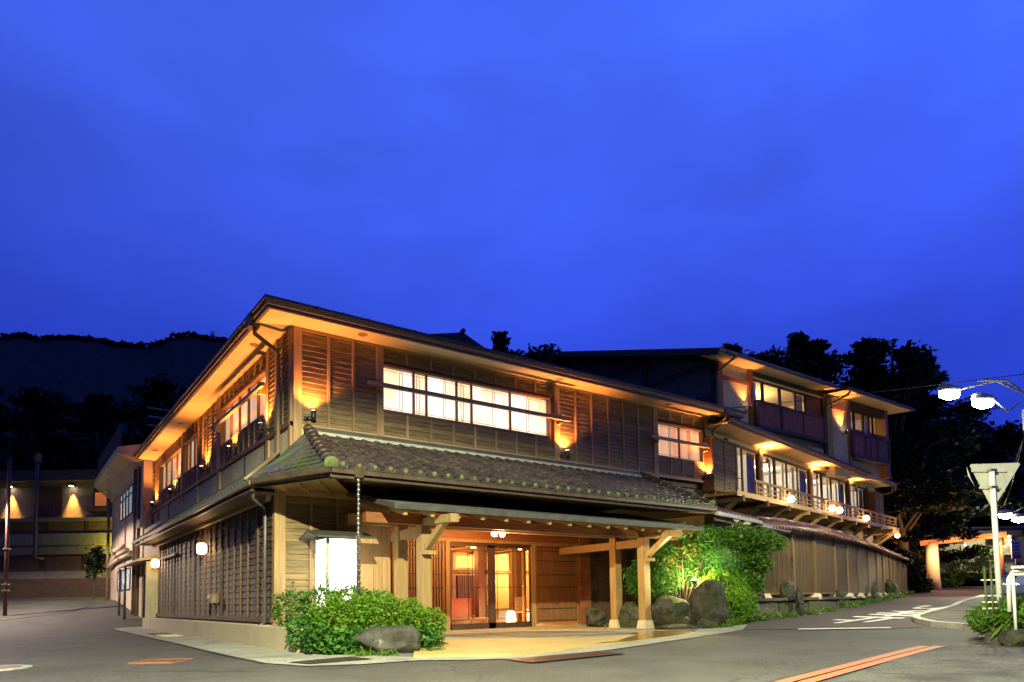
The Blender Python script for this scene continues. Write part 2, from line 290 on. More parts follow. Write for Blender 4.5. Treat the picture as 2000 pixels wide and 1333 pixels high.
class MB:
    def __init__(s): s.v = []; s.f = []
    def add(s, vs, fs):
        k = len(s.v); s.v += [tuple(v) for v in vs]; s.f += [tuple(i+k for i in f) for f in fs]
    def box(s, x0, x1, y0, y1, z0, z1):
        s.add([((x0+x1)/2+(x1-x0)*a, (y0+y1)/2+(y1-y0)*b, (z0+z1)/2+(z1-z0)*c) for a, b, c in BV], BF)
    def fbox(s, F, s0, s1, z0, z1, d0, d1):
        s.add([F.pt((s0+s1)/2+(s1-s0)*a, (z0+z1)/2+(z1-z0)*c, (d0+d1)/2+(d1-d0)*b) for a, b, c in BV], BF)
    def beam(s, p0, p1, w, h, up=(0, 0, 1)):
        c, L, r = frame3(p0, p1, up); mt = Matrix.Translation(c) @ r @ Matrix.Diagonal((L, w, h, 1))
        s.add([mt @ Vector(v) for v in BV], BF)
    def tube(s, pts, r, n=8, cap=True):
        pts = [Vector(p) for p in pts]; rs = r if isinstance(r, (list, tuple)) else [r]*len(pts); k0 = len(s.v); prev = None
        for i, p in enumerate(pts):
            d = (pts[min(i+1, len(pts)-1)]-pts[max(i-1, 0)]).normalized()
            if prev is None:
                a = Vector((0, 0, 1)).cross(d)
                if a.length < .05: a = Vector((1, 0, 0)).cross(d)
            else: a = prev - d*prev.dot(d)
            a.normalize(); prev = a; b = d.cross(a)
            for j in range(n):
                t = 2*math.pi*j/n; s.v.append(tuple(p+(a*math.cos(t)+b*math.sin(t))*rs[i]))
        for i in range(len(pts)-1):
            for j in range(n):
                q = k0+i*n; s.f.append((q+j, q+(j+1) % n, q+n+(j+1) % n, q+n+j))
        if cap:
            s.f.append(tuple(k0+j for j in reversed(range(n)))); q = k0+(len(pts)-1)*n; s.f.append(tuple(q+j for j in range(n)))
    def lathe(s, prof, c=(0, 0, 0), n=12):
        k0 = len(s.v)
        for r, z in prof:
            for j in range(n):
                t = 2*math.pi*j/n; s.v.append((c[0]+r*math.cos(t), c[1]+r*math.sin(t), c[2]+z))
        for i in range(len(prof)-1):
            for j in range(n):
                q = k0+i*n; s.f.append((q+j, q+(j+1) % n, q+n+(j+1) % n, q+n+j))
        s.f.append(tuple(k0+j for j in reversed(range(n)))); q = k0+(len(prof)-1)*n; s.f.append(tuple(q+j for j in range(n)))
    def prism(s, pts, z0, z1):
        n = len(pts); s.add([(*p[:2], z0) for p in pts]+[(*p[:2], z1) for p in pts], [tuple(reversed(range(n))), tuple(range(n, 2*n))]+[(i, (i+1) % n, n+(i+1) % n, n+i) for i in range(n)])
    def build(s, name, m, parent=None, smooth=False, kind=None, mtx=None):
        return obj(name, mesh(name, s.v, s.f, m, smooth), parent, mtx, kind)
def tubeo(name, parent, m, pts, r, n=8, kind=None):
    b = MB(); b.tube(pts, r, n); return b.build(name, m, parent, True, kind)
def lamp(name, parent, loc, energy, color, kind='POINT', radius=.05, aim=None, cone=100, blend=.6):
    l = bpy.data.lights.new(name, kind); l.energy = energy; l.color = color; l.shadow_soft_size = radius
    if kind == 'SPOT': l.spot_size = R(cone); l.spot_blend = blend
    o = bpy.data.objects.new(name, l); mt = Matrix.Translation(loc)
    if aim is not None: mt = mt @ (Vector(aim)-Vector(loc)).to_track_quat('-Z', 'Y').to_matrix().to_4x4()
    return put(o, mt, parent)
WARM = (1, .335, .066)
def lerp(x, pts):
    return float(np.interp(x, [p[0] for p in pts], [p[1] for p in pts]))
def sm(x, a, b):
    t = min(1, max(0, (x-a)/(b-a))); return t*t*(3-2*t)
def uv(x, y):
    dx, dy = x-CX, y-CY; return .80646*dx-.59129*dy, .59129*dx+.80646*dy
def xy(u, v): return CX+u*.80646+v*.59129, CY-u*.59129+v*.80646
def gz(x, y):
    """street level: nearly flat at the corner, both side roads climb away"""
    u, v = uv(x, y)
    z = lerp(v, [(0, -.92), (6, -.9), (10, -.82), (14, -.785), (18, -.78)])
    z += sm(u, 2.5, 7)*lerp(v, [(16.5, 0), (20, .1), (24, .33), (32, .52), (42, .7), (52, 1.22), (70, 1.5), (120, 3), (300, 14)])
    z += sm(-u, 5, 9)*lerp(v, [(22.5, 0), (25, .12), (33, 1.05), (42, 1.5), (120, 4), (300, 14)])
    return z
def sheet(name, m, poly, off, parent=None, cuts=3, kind=None):
    """a thin sheet draped on the street, its outline given in plan"""
    bm = bmesh.new(); f = bm.faces.new([bm.verts.new((x, y, 0)) for x, y in poly])
    bmesh.ops.triangulate(bm, faces=[f]); bmesh.ops.subdivide_edges(bm, edges=bm.edges[:], cuts=cuts, use_grid_fill=True)
    for v in bm.verts: v.co.z = gz(v.co.x, v.co.y)+off
    bmesh.ops.recalc_face_normals(bm, faces=bm.faces[:])
    if sum(f.normal.z for f in bm.faces) < 0: bmesh.ops.reverse_faces(bm, faces=bm.faces[:])
    me = bpy.data.meshes.new(name); bm.to_mesh(me); bm.free(); me.materials.append(MATS[m])
    return obj(name, me, parent, None, kind)

# ------------------------------------------------------------------ ground and road surfaces
surf('manhole_paint', (.26, .105, .055), (.36, .155, .085), (1, 1, 1), 20, .7, .2, .002, .06, 4)
surf('road_red', (.050, .040, .038), (.088, .070, .066), (1, 1, 1), 85, .82, .5, .006, 0, 3, c3=(.075, .064, .06), s3=.5, lo3=.45, hi3=.66, lo=.3, hi=.7, bscale=60)
def ground():
    us = np.concatenate([[-700, -400, -250, -160, -110, -80, -60, -46], np.arange(-38, 34.1, .5), [40, 50, 65, 90, 130, 200, 320, 500, 700]])
    vs = np.concatenate([[-60, -30, -15, -8, -4], np.arange(0, 55, .5), [58, 64, 70, 80, 95, 120, 160, 220, 300, 420, 600, 900]])
    V = []; n = len(us)
    for v in vs:
        for u in us:
            x, y = xy(u, v); V.append((x, y, gz(x, y)))
    F = [(j*n+i, j*n+i+1, (j+1)*n+i+1, (j+1)*n+i) for j in range(len(vs)-1) for i in range(n-1)]
    tag(obj('street', mesh('street', V, F, 'asphalt', True)), 'grey asphalt street in front of the inn', None, None, 'structure')
ground()
def setting(o, label): return tag(o, label, None, None, 'structure')
setting(sheet('road', 'road_red', [(9.3, -3.9), (11, -2.55), (14, -1.95), (18.8, -1.2), (24.7, .6), (32.6, 3.2), (44, 7.5), (47, 3.9), (41, 1.75), (30, -1.2), (20.5, -4.0), (17.4, -4.5), (14.8, -5.3), (13.4, -5.95), (12.3, -6.4)], .010, cuts=12), 'reddish asphalt side road climbing to the right')
setting(sheet('asphalt_patch', 'asphalt_worn', [(1.2, -10.1), (2.1, -9.93), (4.5, -9.42), (7.0, -9.0), (7.2, -8.98), (8.6, -9.9), (9.5, -13), (3, -15), (-1, -13)], .010, cuts=10), 'worn paler asphalt patch in the near right corner')
def apron():
    b = MB()
    b.prism([(2.12, 2.1), (2.12, .3), (1.75, -1.8), (1.25, -2.9), (.75, -3.7), (.2, -4.72), (1.28, -5.55), (2.33, -5.45), (3.79, -5.1), (5.71, -4.52), (7.9, -3.68), (8.9, -2.75), (9.4, -2.2), (9.9, -.5), (10.2, 2.1)], -1.1, -.772)
    a = setting(b.build('forecourt', 'apron'), 'beige aggregate paving of the entrance forecourt')
    w = MB(); pts = [(3.6, -4.86), (4.5, -4.55), (5.3, -4.0), (6.1, -3.5), (6.5, -2.9), (7.3, -2.45), (8.2, -2.3), (9.0, -2.5), (8.5, -3.05), (7.8, -3.66), (6.6, -4.15), (5.7, -4.46), (4.5, -4.85)]
    w.add([(x, y, -.768) for x, y in pts], [tuple(range(len(pts)))]); w.build('wet_patch', 'apron_wet', a)
apron()
setting(sheet('gutter_strip', 'concrete', [(-1.65, 13), (-1.72, 6), (-1.75, 0), (-1.72, -2.6), (-1.66, -3.9), (-1.35, -4.67), (-.75, -4.98), (.07, -5.1), (.7, -5.6), (1.3, -5.95), (1.94, -6.0), (3.19, -5.78), (4.99, -5.26), (6.81, -4.74), (9.13, -3.93), (11.0, -2.75), (10.4, -2.3), (9.0, -2.6), (7.9, -3.6), (5.71, -4.42), (3.79, -5.0), (2.33, -5.35), (1.28, -5.45), (.25, -4.6), (-.3, -3.5), (-.78, -2.2), (-.78, 13)], .013, cuts=5), 'pale concrete gutter strip between street and building')
def kerb_island():
    out = [(45, 3.1), (41, 1.9), (36, .5), (30, -1.2), (25, -2.6), (20.55, -3.89), (17.42, -4.41), (15.6, -4.85), (14.5, -5.35), (13.75, -5.85), (13.1, -6.35), (12.48, -6.95), (11.71, -7.75), (10.9, -8.5), (9.7, -9.5)]
    V = []; n = 14
    pav = bmesh.new()
    f = pav.faces.new([pav.verts.new((x, y, 0)) for x, y in out+[(8.8, -10.4), (12, -14), (30, -12), (60, -4)]])
    bmesh.ops.triangulate(pav, faces=[f]); bmesh.ops.subdivide_edges(pav, edges=pav.edges[:], cuts=8, use_grid_fill=True)
    for v in pav.verts: v.co.z = gz(v.co.x, v.co.y)+.11
    bmesh.ops.recalc_face_normals(pav, faces=pav.faces[:])
    if sum(f.normal.z for f in pav.faces) < 0: bmesh.ops.reverse_faces(pav, faces=pav.faces[:])
    me = bpy.data.meshes.new('pavement'); pav.to_mesh(me); pav.free(); me.materials.append(MATS['pavement'])
    p = setting(obj('pavement', me), 'raised dark pavement at the right corner')
    # kerb stones one by one along the edge
    pts = [Vector((x, y, 0)) for x, y in out]; seg = []; acc = 0
    for a, b in zip(pts, pts[1:]):
        L = (b-a).length; k = max(1, round(L/.62))
        for i in range(k): seg.append((a.lerp(b, i/k), a.lerp(b, (i+1)/k)))
    for a, b in seg:
        d = (b-a).normalized(); nrm = Vector((d.y, -d.x, 0)); a2 = a+d*.006; b2 = b-d*.006
        za, zb = gz(a.x, a.y), gz(b.x, b.y)
        beam('kerb_stone', p, 'kerbstone', (a2.x+nrm.x*-.05, a2.y+nrm.y*-.05, za+.03), (b2.x+nrm.x*-.05, b2.y+nrm.y*-.05, zb+.03), .17, .20)
kerb_island()
def strip(name, m, pts, w, off, label):
    L = []; Rr = []
    for i, p in enumerate(pts):
        a = Vector(pts[max(0, i-1)]); b = Vector(pts[min(len(pts)-1, i+1)]); d = (b-a).normalized(); n = Vector((-d.y, d.x))
        L.append(tuple(Vector(p)+n*w/2)); Rr.append(tuple(Vector(p)-n*w/2))
    return setting(sheet(name, m, L+Rr[::-1], off, cuts=4), label)
strip('painted_band', 'orangepaint', [(-.2, -10.08), (1.81, -9.62), (4.3, -9.23), (6.77, -8.85)], .14, .016, 'left of the two orange bands painted across the near corner')
strip('painted_band', 'orangepaint', [(-.05, -10.22), (1.96, -9.775), (4.37, -9.385), (6.90, -9.00)], .14, .016, 'right of the two orange bands painted across the near corner')
setting(sheet('stop_line', 'roadpaint', [(9.80, -4.90), (11.50, -6.17), (11.90, -5.93), (10.28, -4.66)], .022, cuts=4), 'white stop line painted across the side road')
def lettering():
    c = bpy.data.curves.new('t', 'FONT'); e = Vector((math.cos(R(8)), math.sin(R(8)), 0)); r = Vector((-e.y, e.x, 0)); V = []; Fc = []
    for ch, s0, L in (('止', 12.75, 3.2), ('ま', 16.25, 2.9), ('れ', 19.4, 2.6)):
        c = bpy.data.curves.new('t', 'FONT'); c.body = ch; c.offset = .018; o = bpy.data.objects.new('t', c); COL.objects.link(o)
        me = o.evaluated_get(bpy.context.evaluated_depsgraph_get()).to_mesh()
        P = np.array([v.co[:] for v in me.vertices]); F = [tuple(p.vertices) for p in me.polygons]
        lo, hi = P.min(0), P.max(0); k = len(V)
        for p in P:
            a = (p[0]-lo[0])/(hi[0]-lo[0]); h = (p[1]-lo[1])/(hi[1]-lo[1])      # driver comes downhill: tops of the characters point at the stop line
            q = Vector((s0, -4.95+.13*(s0-12.75), 0))+e*((1-h)*L)+r*(a*1.35)
            V.append((q.x, q.y, gz(q.x, q.y)+.022))
        Fc += [tuple(i+k for i in f) for f in F]
        bpy.data.objects.remove(o)
    setting(obj('stop_lettering', mesh('stop_lettering', V, Fc, 'roadpaint')), 'white Japanese stop lettering painted on the side road')
lettering()
# iron things set into the street
def drain_grate():
    t = thing('drain_grate', (1.85, -6.2, gz(1.85, -6.2)), 'rusty slatted drain grate at the forecourt edge', 'drain grate')
    x0, x1, y0, y1 = 1.0, 2.72, -6.5, -5.92
    sheet('pit', 'black_metal', [(x0, y0), (x1, y0), (x1, y1), (x0, y1)], .016, t, 3)
    for q in ((x0, x1, y0, y0+.035), (x0, x1, y1-.035, y1), (x0, x0+.035, y0+.035, y1-.035), (x1-.035, x1, y0+.035, y1-.035)): sheet('frame_bar', 'rust_iron', [(q[0], q[2]), (q[1], q[2]), (q[1], q[3]), (q[0], q[3])], .024, t, 2)
    for i in range(18): a = x0+.05+i*.091; sheet('slat', 'rust_iron', [(a, y0+.04), (a+.062, y0+.04), (a+.062, y1-.04), (a, y1-.04)], .022, t, 1)
drain_grate()
def manhole():
    cx, cy = -2.72, -2.42; z = gz(cx, cy)+.012; F = Fr(cx, cy, -36.25, 1); k = .76; _f = F.pt; F.pt = lambda t_, z_, d_=0.: _f(t_*k, z_, d_*k)
    t = thing('manhole_cover', (cx, cy, z), 'square manhole cover with an orange painted frame and pattern', 'manhole cover')
    b = MB()
    for s0, s1, d0, d1 in ((-.42, .42, -.42, -.37), (-.42, .42, .37, .42), (-.42, -.375, -.37, .37), (.375, .42, -.37, .37)): b.fbox(F, s0, s1, z-.02, z+.006, d0, d1)
    b.build('frame', 'manhole_paint', t)
    F.box('cover', t, 'iron', -.35*k, .35*k, z-.03, z+.002, -.36*k, .36*k)
    b = MB()
    for i in range(3):
        for j in range(-2, 3):
            if (i+j) % 2 == 0: b.fbox(F, -.22+i*.17, -.10+i*.17, z, z+.006, j*.12-.02, j*.12+.02)
    b.fbox(F, -.25, .25, z, z+.0065, -.30, -.27); b.fbox(F, -.25, .25, z, z+.0065, .27, .30)
    b.build('pattern', 'manhole_paint', t)
manhole()
def round_cover():
    cx, cy = -4.72, -1.75; z = gz(cx, cy)+.012
    t = thing('round_cover', (cx, cy, z), 'round iron cover in a pale concrete ring at the left edge', 'manhole cover')
    b = MB(); b.lathe([(.46, -.03), (.46, .004), (.36, .004)], (cx, cy, z), 28); b.build('ring', 'kerbstone', t)
    b = MB(); b.lathe([(.34, -.03), (.34, .008), (.30, .010), (.02, .010)], (cx, cy, z), 28); b.build('lid', 'rust_iron', t)
    sheet('edging', 'kerbstone', [(-5.6, -3.2), (-4.75, -2.5), (-4.65, -2.6), (-5.5, -3.4)], .014, t)
round_cover()
def dark_drain():
    t = tag(sheet('drain_cover', 'iron', [(-1.42, -4.10), (-.46, -3.98), (-.36, -4.55), (-1.28, -4.52)], .024, cuts=2), 'dark iron drain cover in the concrete strip by the bush', 'drain cover')
dark_drain()
for i in range(5):
    pass
def weep_grate():
    t = thing('gutter_grating', (-1.25, 6.4, gz(-1.25, 6.4)), 'short slotted grating in the concrete strip by the left wall', 'drain grate')
    z = gz(-1.2, 6.4)+.02
    for i in range(9): box('slat', t, 'foot_stone' if i < 4 else 'iron', -1.45, -1.0, 5.2+i*.28, 5.36+i*.28, z-.02, z+.01)
weep_grate()

surf('tar', (.012, .012, .012), (.03, .03, .028), (1, 1, 1), 40, .6, .3, .004, 0)
strip('tar_seam', 'tar', [(.6, -9.72), (1.9, -9.50), (3.0, -9.34), (4.4, -9.12), (5.3, -9.0), (6.2, -8.82), (6.8, -8.74)], .025, .018, 'dark broken seam along the orange bands')
strip('tar_seam', 'tar', [(7.0, -8.86), (7.25, -9.25), (7.35, -9.75), (7.9, -10.4)], .03, .020, 'dark seam at the edge of the worn asphalt patch')
strip('tar_seam', 'tar', [(-1.72, 12), (-1.76, 6), (-1.79, 0), (-1.77, -2.6), (-1.70, -3.95)], .03, .016, 'dark seam between street and concrete strip')

# ------------------------------------------------------------------ the inn, main block
INN = thing('inn_building', (6, 6, -.78), 'two-storey timber inn with lit windows on the street corner', 'building')
FU = Fr(0, 0, 0, -1)          # upper front
LU = Fr(0, 0, 90, 1)          # upper left side
LL = Fr(-.4, 0, 90, 1)        # lower left side
FL = Fr(0, -.17, 0, -1)       # lower front, corner room
FD = Fr(0, 1.8, 0, -1)        # entrance wall under the porch
SOF, BOT = 5.65, 3.65
def planks(parent, F, s0, s1, z0, z1, m='plank', pitch=.111, d=.012):
    n = max(1, round((z1-z0)/pitch)); h = (z1-z0)/n
    for i in range(n):
        F.box('plank', parent, m, s0, s1, z0+i*h-.008, z0+(i+1)*h+.006, d, d+.016, R(9))
def bars(parent, F, name, m, spans, w, d0, d1):
    for s, z0, z1 in spans: F.box(name, parent, m, s-w/2, s+w/2, z0, z1, d0, d1)
# solid cores behind the boarding
box('wall', INN, 'plaster_dark', .2, 13.2, .2, 16.45, 2.6, 5.66)
uf = FU.box('front_wall', INN, 'darkwood', 0.02, 13.2, 3.4, SOF, -.19, -.135)
ul = LU.box('side_wall', INN, 'darkwood', .13, 16.45, 3.0, SOF, -.19, -.135)
# front upper boarding
for s0, s1 in ((.17, 1.82), (7.05, 10.65)): planks(uf, FU, s0, s1, BOT, SOF)
for s0, s1 in ((1.99, 6.86), (10.84, 13.04)):
    planks(uf, FU, s0, s1, BOT, 4.19); planks(uf, FU, s0, s1, 5.31, SOF)
for s0, s1 in ((0, .17), (1.82, 1.99), (6.86, 7.05), (10.65, 10.84), (13.04, 13.22)):
    FU.box('post', INN, 'post', s0, s1, 3.1 if s0 < 1 else 3.45, SOF, -.1, .06)
bars(uf, FU, 'batten', 'batten', [(s, BOT, SOF-.02) for s in (.74, 1.29, 7.62, 8.20, 8.82, 9.40, 10.01)], .055, .02, .058)
for s in (2.57, 3.18, 3.78, 4.39, 5.0, 5.62, 6.24): bars(uf, FU, 'batten', 'batten', [(s, BOT, 4.17), (s, 5.33, SOF-.02)], .06, .02, .058)
for s in (11.39, 11.93, 12.47): bars(uf, FU, 'batten', 'batten', [(s, BOT, 4.17), (s, 5.33, SOF-.02)], .055, .02, .058)
FU.box('sill_beam', INN, 'beam', .0, 13.22, BOT-.085, BOT, -.02, .05)
FU.box('top_beam', INN, 'batten', .17, 13.04, SOF-.06, SOF, .0, .055)
# left upper boarding
for s0, s1 in ((.12, .88), (1.02, 1.45), (6.08, 8.36), (15.12, 16.45)): planks(ul, LU, s0, s1, 3.7, SOF)
for s0, s1 in ((1.63, 5.74), (8.54, 10.6), (10.86, 15.0)):
    planks(ul, LU, s0, s1, 3.7, 4.24); planks(ul, LU, s0, s1, 5.31, SOF)
    k = max(2, round((s1-s0)/.45))
    for i in range(1, k):
        s = s0+(s1-s0)*i/k; bars(ul, LU, 'batten', 'batten', [(s, 3.7, 4.22), (s, 5.33, SOF-.02)], .05, .02, .055)
for s0, s1 in ((0, .12), (.88, 1.02), (1.45, 1.63), (5.74, 6.08), (8.36, 8.54), (10.6, 10.86), (15.0, 15.12), (16.4, 16.55)):
    LU.box('post', INN, 'post', s0, s1, 3.02, SOF, -.1, .055)
bars(ul, LU, 'batten', 'batten', [(s, 3.7, SOF-.02) for s in (.5, 6.65, 7.22, 7.8, 15.7)], .05, .02, .055)
LU.box('ledge', INN, 'redwood', 0, 16.5, 3.60, 3.69, -.02, .075)
# cream plaster band between the side pent roof and the boarding
LU.box('plaster_band', INN, 'plaster', .13, 16.45, 2.75, 3.60, -.02, .012)
bars(INN, LU, 'band_post', 'darkwood', [(s, 2.9, 3.60) for s in (1.75, 3.39, 6.0, 8.6, 11.0, 13.1, 15.5)], .09, .0, .03)
FU.box('plaster_band', INN, 'plaster_cream', .17, .9, 3.0, BOT-.085, -.02, .012)
# ---- windows
def curtain(name, parent, m, F, s0, s1, z0, z1, d, wave=.018):
    n = max(6, int((s1-s0)/.05)); V = []; fc = []
    for i in range(n+1):
        s = s0+(s1-s0)*i/n; dd = d+wave*math.sin(s*41+math.sin(s*7))
        V += [F.pt(s, z0, dd), F.pt(s, z1, dd)]
    for i in range(n): fc.append((2*i, 2*i+2, 2*i+3, 2*i+1))
    return obj(name, mesh(name, V, fc, m, True), parent)
def window(parent, F, s0, s1, z0, z1, stiles, cm, muntins=True, rail=None, fm='lattice', name='window', glass='glass', d0=-.07, cd=None):
    b = MB()
    for q in ((s0, s1, z0-.05, z0), (s0, s1, z1, z1+.06), (s0-.05, s0, z0-.05, z1+.06), (s1, s1+.05, z0-.05, z1+.06)): b.fbox(F, *q, d0-.02, .045)
    w = b.build(name, fm, parent)
    ed = [s0]+list(stiles)+[s1]
    for s in stiles: F.box('stile', w, fm, s-.022, s+.022, z0, z1, d0, d0+.06)
    for i, (a, b2) in enumerate(zip(ed, ed[1:])):
        F.box('pane', w, glass, a+.02, b2-.02, z0, z1, d0+.02, d0+.026)
        if muntins and b2-a > .3:
            q = MB(); c = (a+b2)/2+(.08 if i % 2 == 0 else -.05)
            for t in (c-.035, c+.035): q.fbox(F, t-.004, t+.004, z0+.06, z1-.06, d0+.027, d0+.04)
            q.fbox(F, c-.004, c+.004, z0, z0+.06, d0+.027, d0+.04); q.fbox(F, c-.004, c+.004, z1-.06, z1, d0+.027, d0+.04)
            q.fbox(F, a+.02, b2-.02, z0+.055, z0+.063, d0+.027, d0+.039); q.fbox(F, a+.02, b2-.02, z1-.065, z1-.057, d0+.027, d0+.039)
            q.build('muntin', 'darkwood', w)
    if rail: F.box('middle_rail', w, fm, s0, s1, rail-.022, rail+.022, d0+.0, d0+.055)
    if cm: curtain('curtain', w, cm, F, s0-.02, s1+.02, z0-.02, z1+.02, cd if cd is not None else d0-.035)
    return w
def handrail(F, s0, s1, z):
    r = F.box('handrail', INN, 'beam', s0, s1, z-.045, z+.045, .17, .24)
    for s in (s0+.33, s1-.30): F.box('bracket', r, 'beam', s-.035, s+.035, z-.14, z+.12, .055, .20)
window(INN, FU, 1.99, 6.70, 4.235, 5.20, (2.775, 3.105, 3.92, 4.34, 5.49), 'shoji_bright')
handrail(FU, 1.55, 7.28, 4.71)
window(INN, FU, 10.86, 12.90, 4.22, 5.18, (11.88,), 'shoji_warm')
handrail(FU, 10.35, 13.25, 4.68)
window(INN, LU, 1.68, 5.70, 4.27, 5.22, (2.5, 3.3, 4.1, 4.9), 'shoji_side', False)
handrail(LU, 1.35, 6.0, 4.78)
window(INN, LU, 8.6, 10.55, 4.27, 5.22, (9.25, 9.9), 'shoji_side', False)
window(INN, LU, 10.95, 14.95, 4.27, 5.22, (12.0, 13.0, 14.0), 'shoji_side', False)
# ---- upper roof and eaves
def upper_roof():
    rf = MB(); x0, x1, y0, y1 = -.80, 14.2, -.80, 16.1
    ze, zr = 5.83, 6.5; ry0, ry1 = 7.0, 8.2; rx0, rx1 = 7.0, 7.4
    rf.add([(x0, y0, ze), (x1, y0, ze), (x1, y1, ze), (x0, y1, ze), (rx0, ry0, zr), (rx1, ry0, zr), (rx1, ry1, zr), (rx0, ry1, zr), (x0, y0, ze-.06), (x1, y0, ze-.06), (x1, y1, ze-.06), (x0, y1, ze-.06)],
           [(0, 1, 5, 4), (1, 2, 6, 5), (2, 3, 7, 6), (3, 0, 4, 7), (4, 5, 6, 7), (0, 8, 9, 1), (1, 9, 10, 2), (2, 10, 11, 3), (3, 11, 8, 0), (8, 11, 10, 9)])
    r = rf.build('upper_roof', 'roof_dark', INN)
    def ring(name, m, o, z0, z1, w):
        b = MB(); a0, a1, b0, b1 = x0+o, x1-o, y0+o, y1-o
        for q in ((a0, a1, b0, b0+w), (a0, a1, b1-w, b1), (a0, a0+w, b0+w, b1-w), (a1-w, a1, b0+w, b1-w)): b.box(*q, z0, z1)
        return b.build(name, m, r)
    ring('fascia', 'batten', .05, 5.69, 5.769, .08)
    ring('gutter', 'gutter', .09, 5.63, 5.689, .06)
    box('soffit', r, 'soffit', x0+.15, x1-.15, y0+.15, y1-.15, 5.652, 5.70)
    for x, y in ((1.35, -.40), (6.75, -.42), (10.9, -.42)):
        b = MB(); b.lathe([(.10, 0), (.10, -.014), (.075, -.014), (.07, -.004)], (x, y, 5.652), 16); b.build('downlight', 'batten', r)
    for x, y in ((-.36, 1.45), (-.36, 9.4), (-.36, 13.9)):
        b = MB(); b.lathe([(.10, 0), (.10, -.014), (.075, -.014), (.07, -.004)], (x, y, 5.652), 16); b.build('downlight', 'batten', r)
    for i in range(26):       # roofing sheet joints along the eave
        box('eave_joint', r, 'gutter', .2+i*.54, .23+i*.54, y0-.012, y0-.002, ze-.07, ze+.012)
upper_roof()
# ---- downpipes
def downpipe(pts, r=.042, m='pipe', hopper=None):
    p = tubeo('downpipe', INN, m, pts, r, 8)
    if hopper: x, y, z = hopper; box('hopper', p, 'gutter', x-.11, x+.11, y-.11, y+.11, z-.13, z+.13)
downpipe([(-.66, .35, 5.62), (-.66, .36, 5.48), (-.12, .60, 5.28), (-.10, .60, 5.15), (-.10, .60, 3.15), (-.22, .55, 3.02), (-.93, .0, 2.40)], .045, 'pipe', (-.70, .35, 5.70))
downpipe([(13.2, -.75, 5.66), (13.2, -.70, 5.5), (13.33, -.12, 5.22), (13.33, -.1, 4.4), (13.42, -.12, 4.25), (13.42, -.12, 3.8), (13.33, -.1, 3.65), (13.33, -.12, 2.75)], .05, 'pipe', (13.22, -.70, 5.71))
downpipe([(-.98, -.75, 2.18), (-.93, -.55, 1.98), (-.52, .08, 1.92), (-.50, .10, 1.8), (-.50, .10, -.36), (-.62, .02, -.42)], .042, 'pipe_dark')
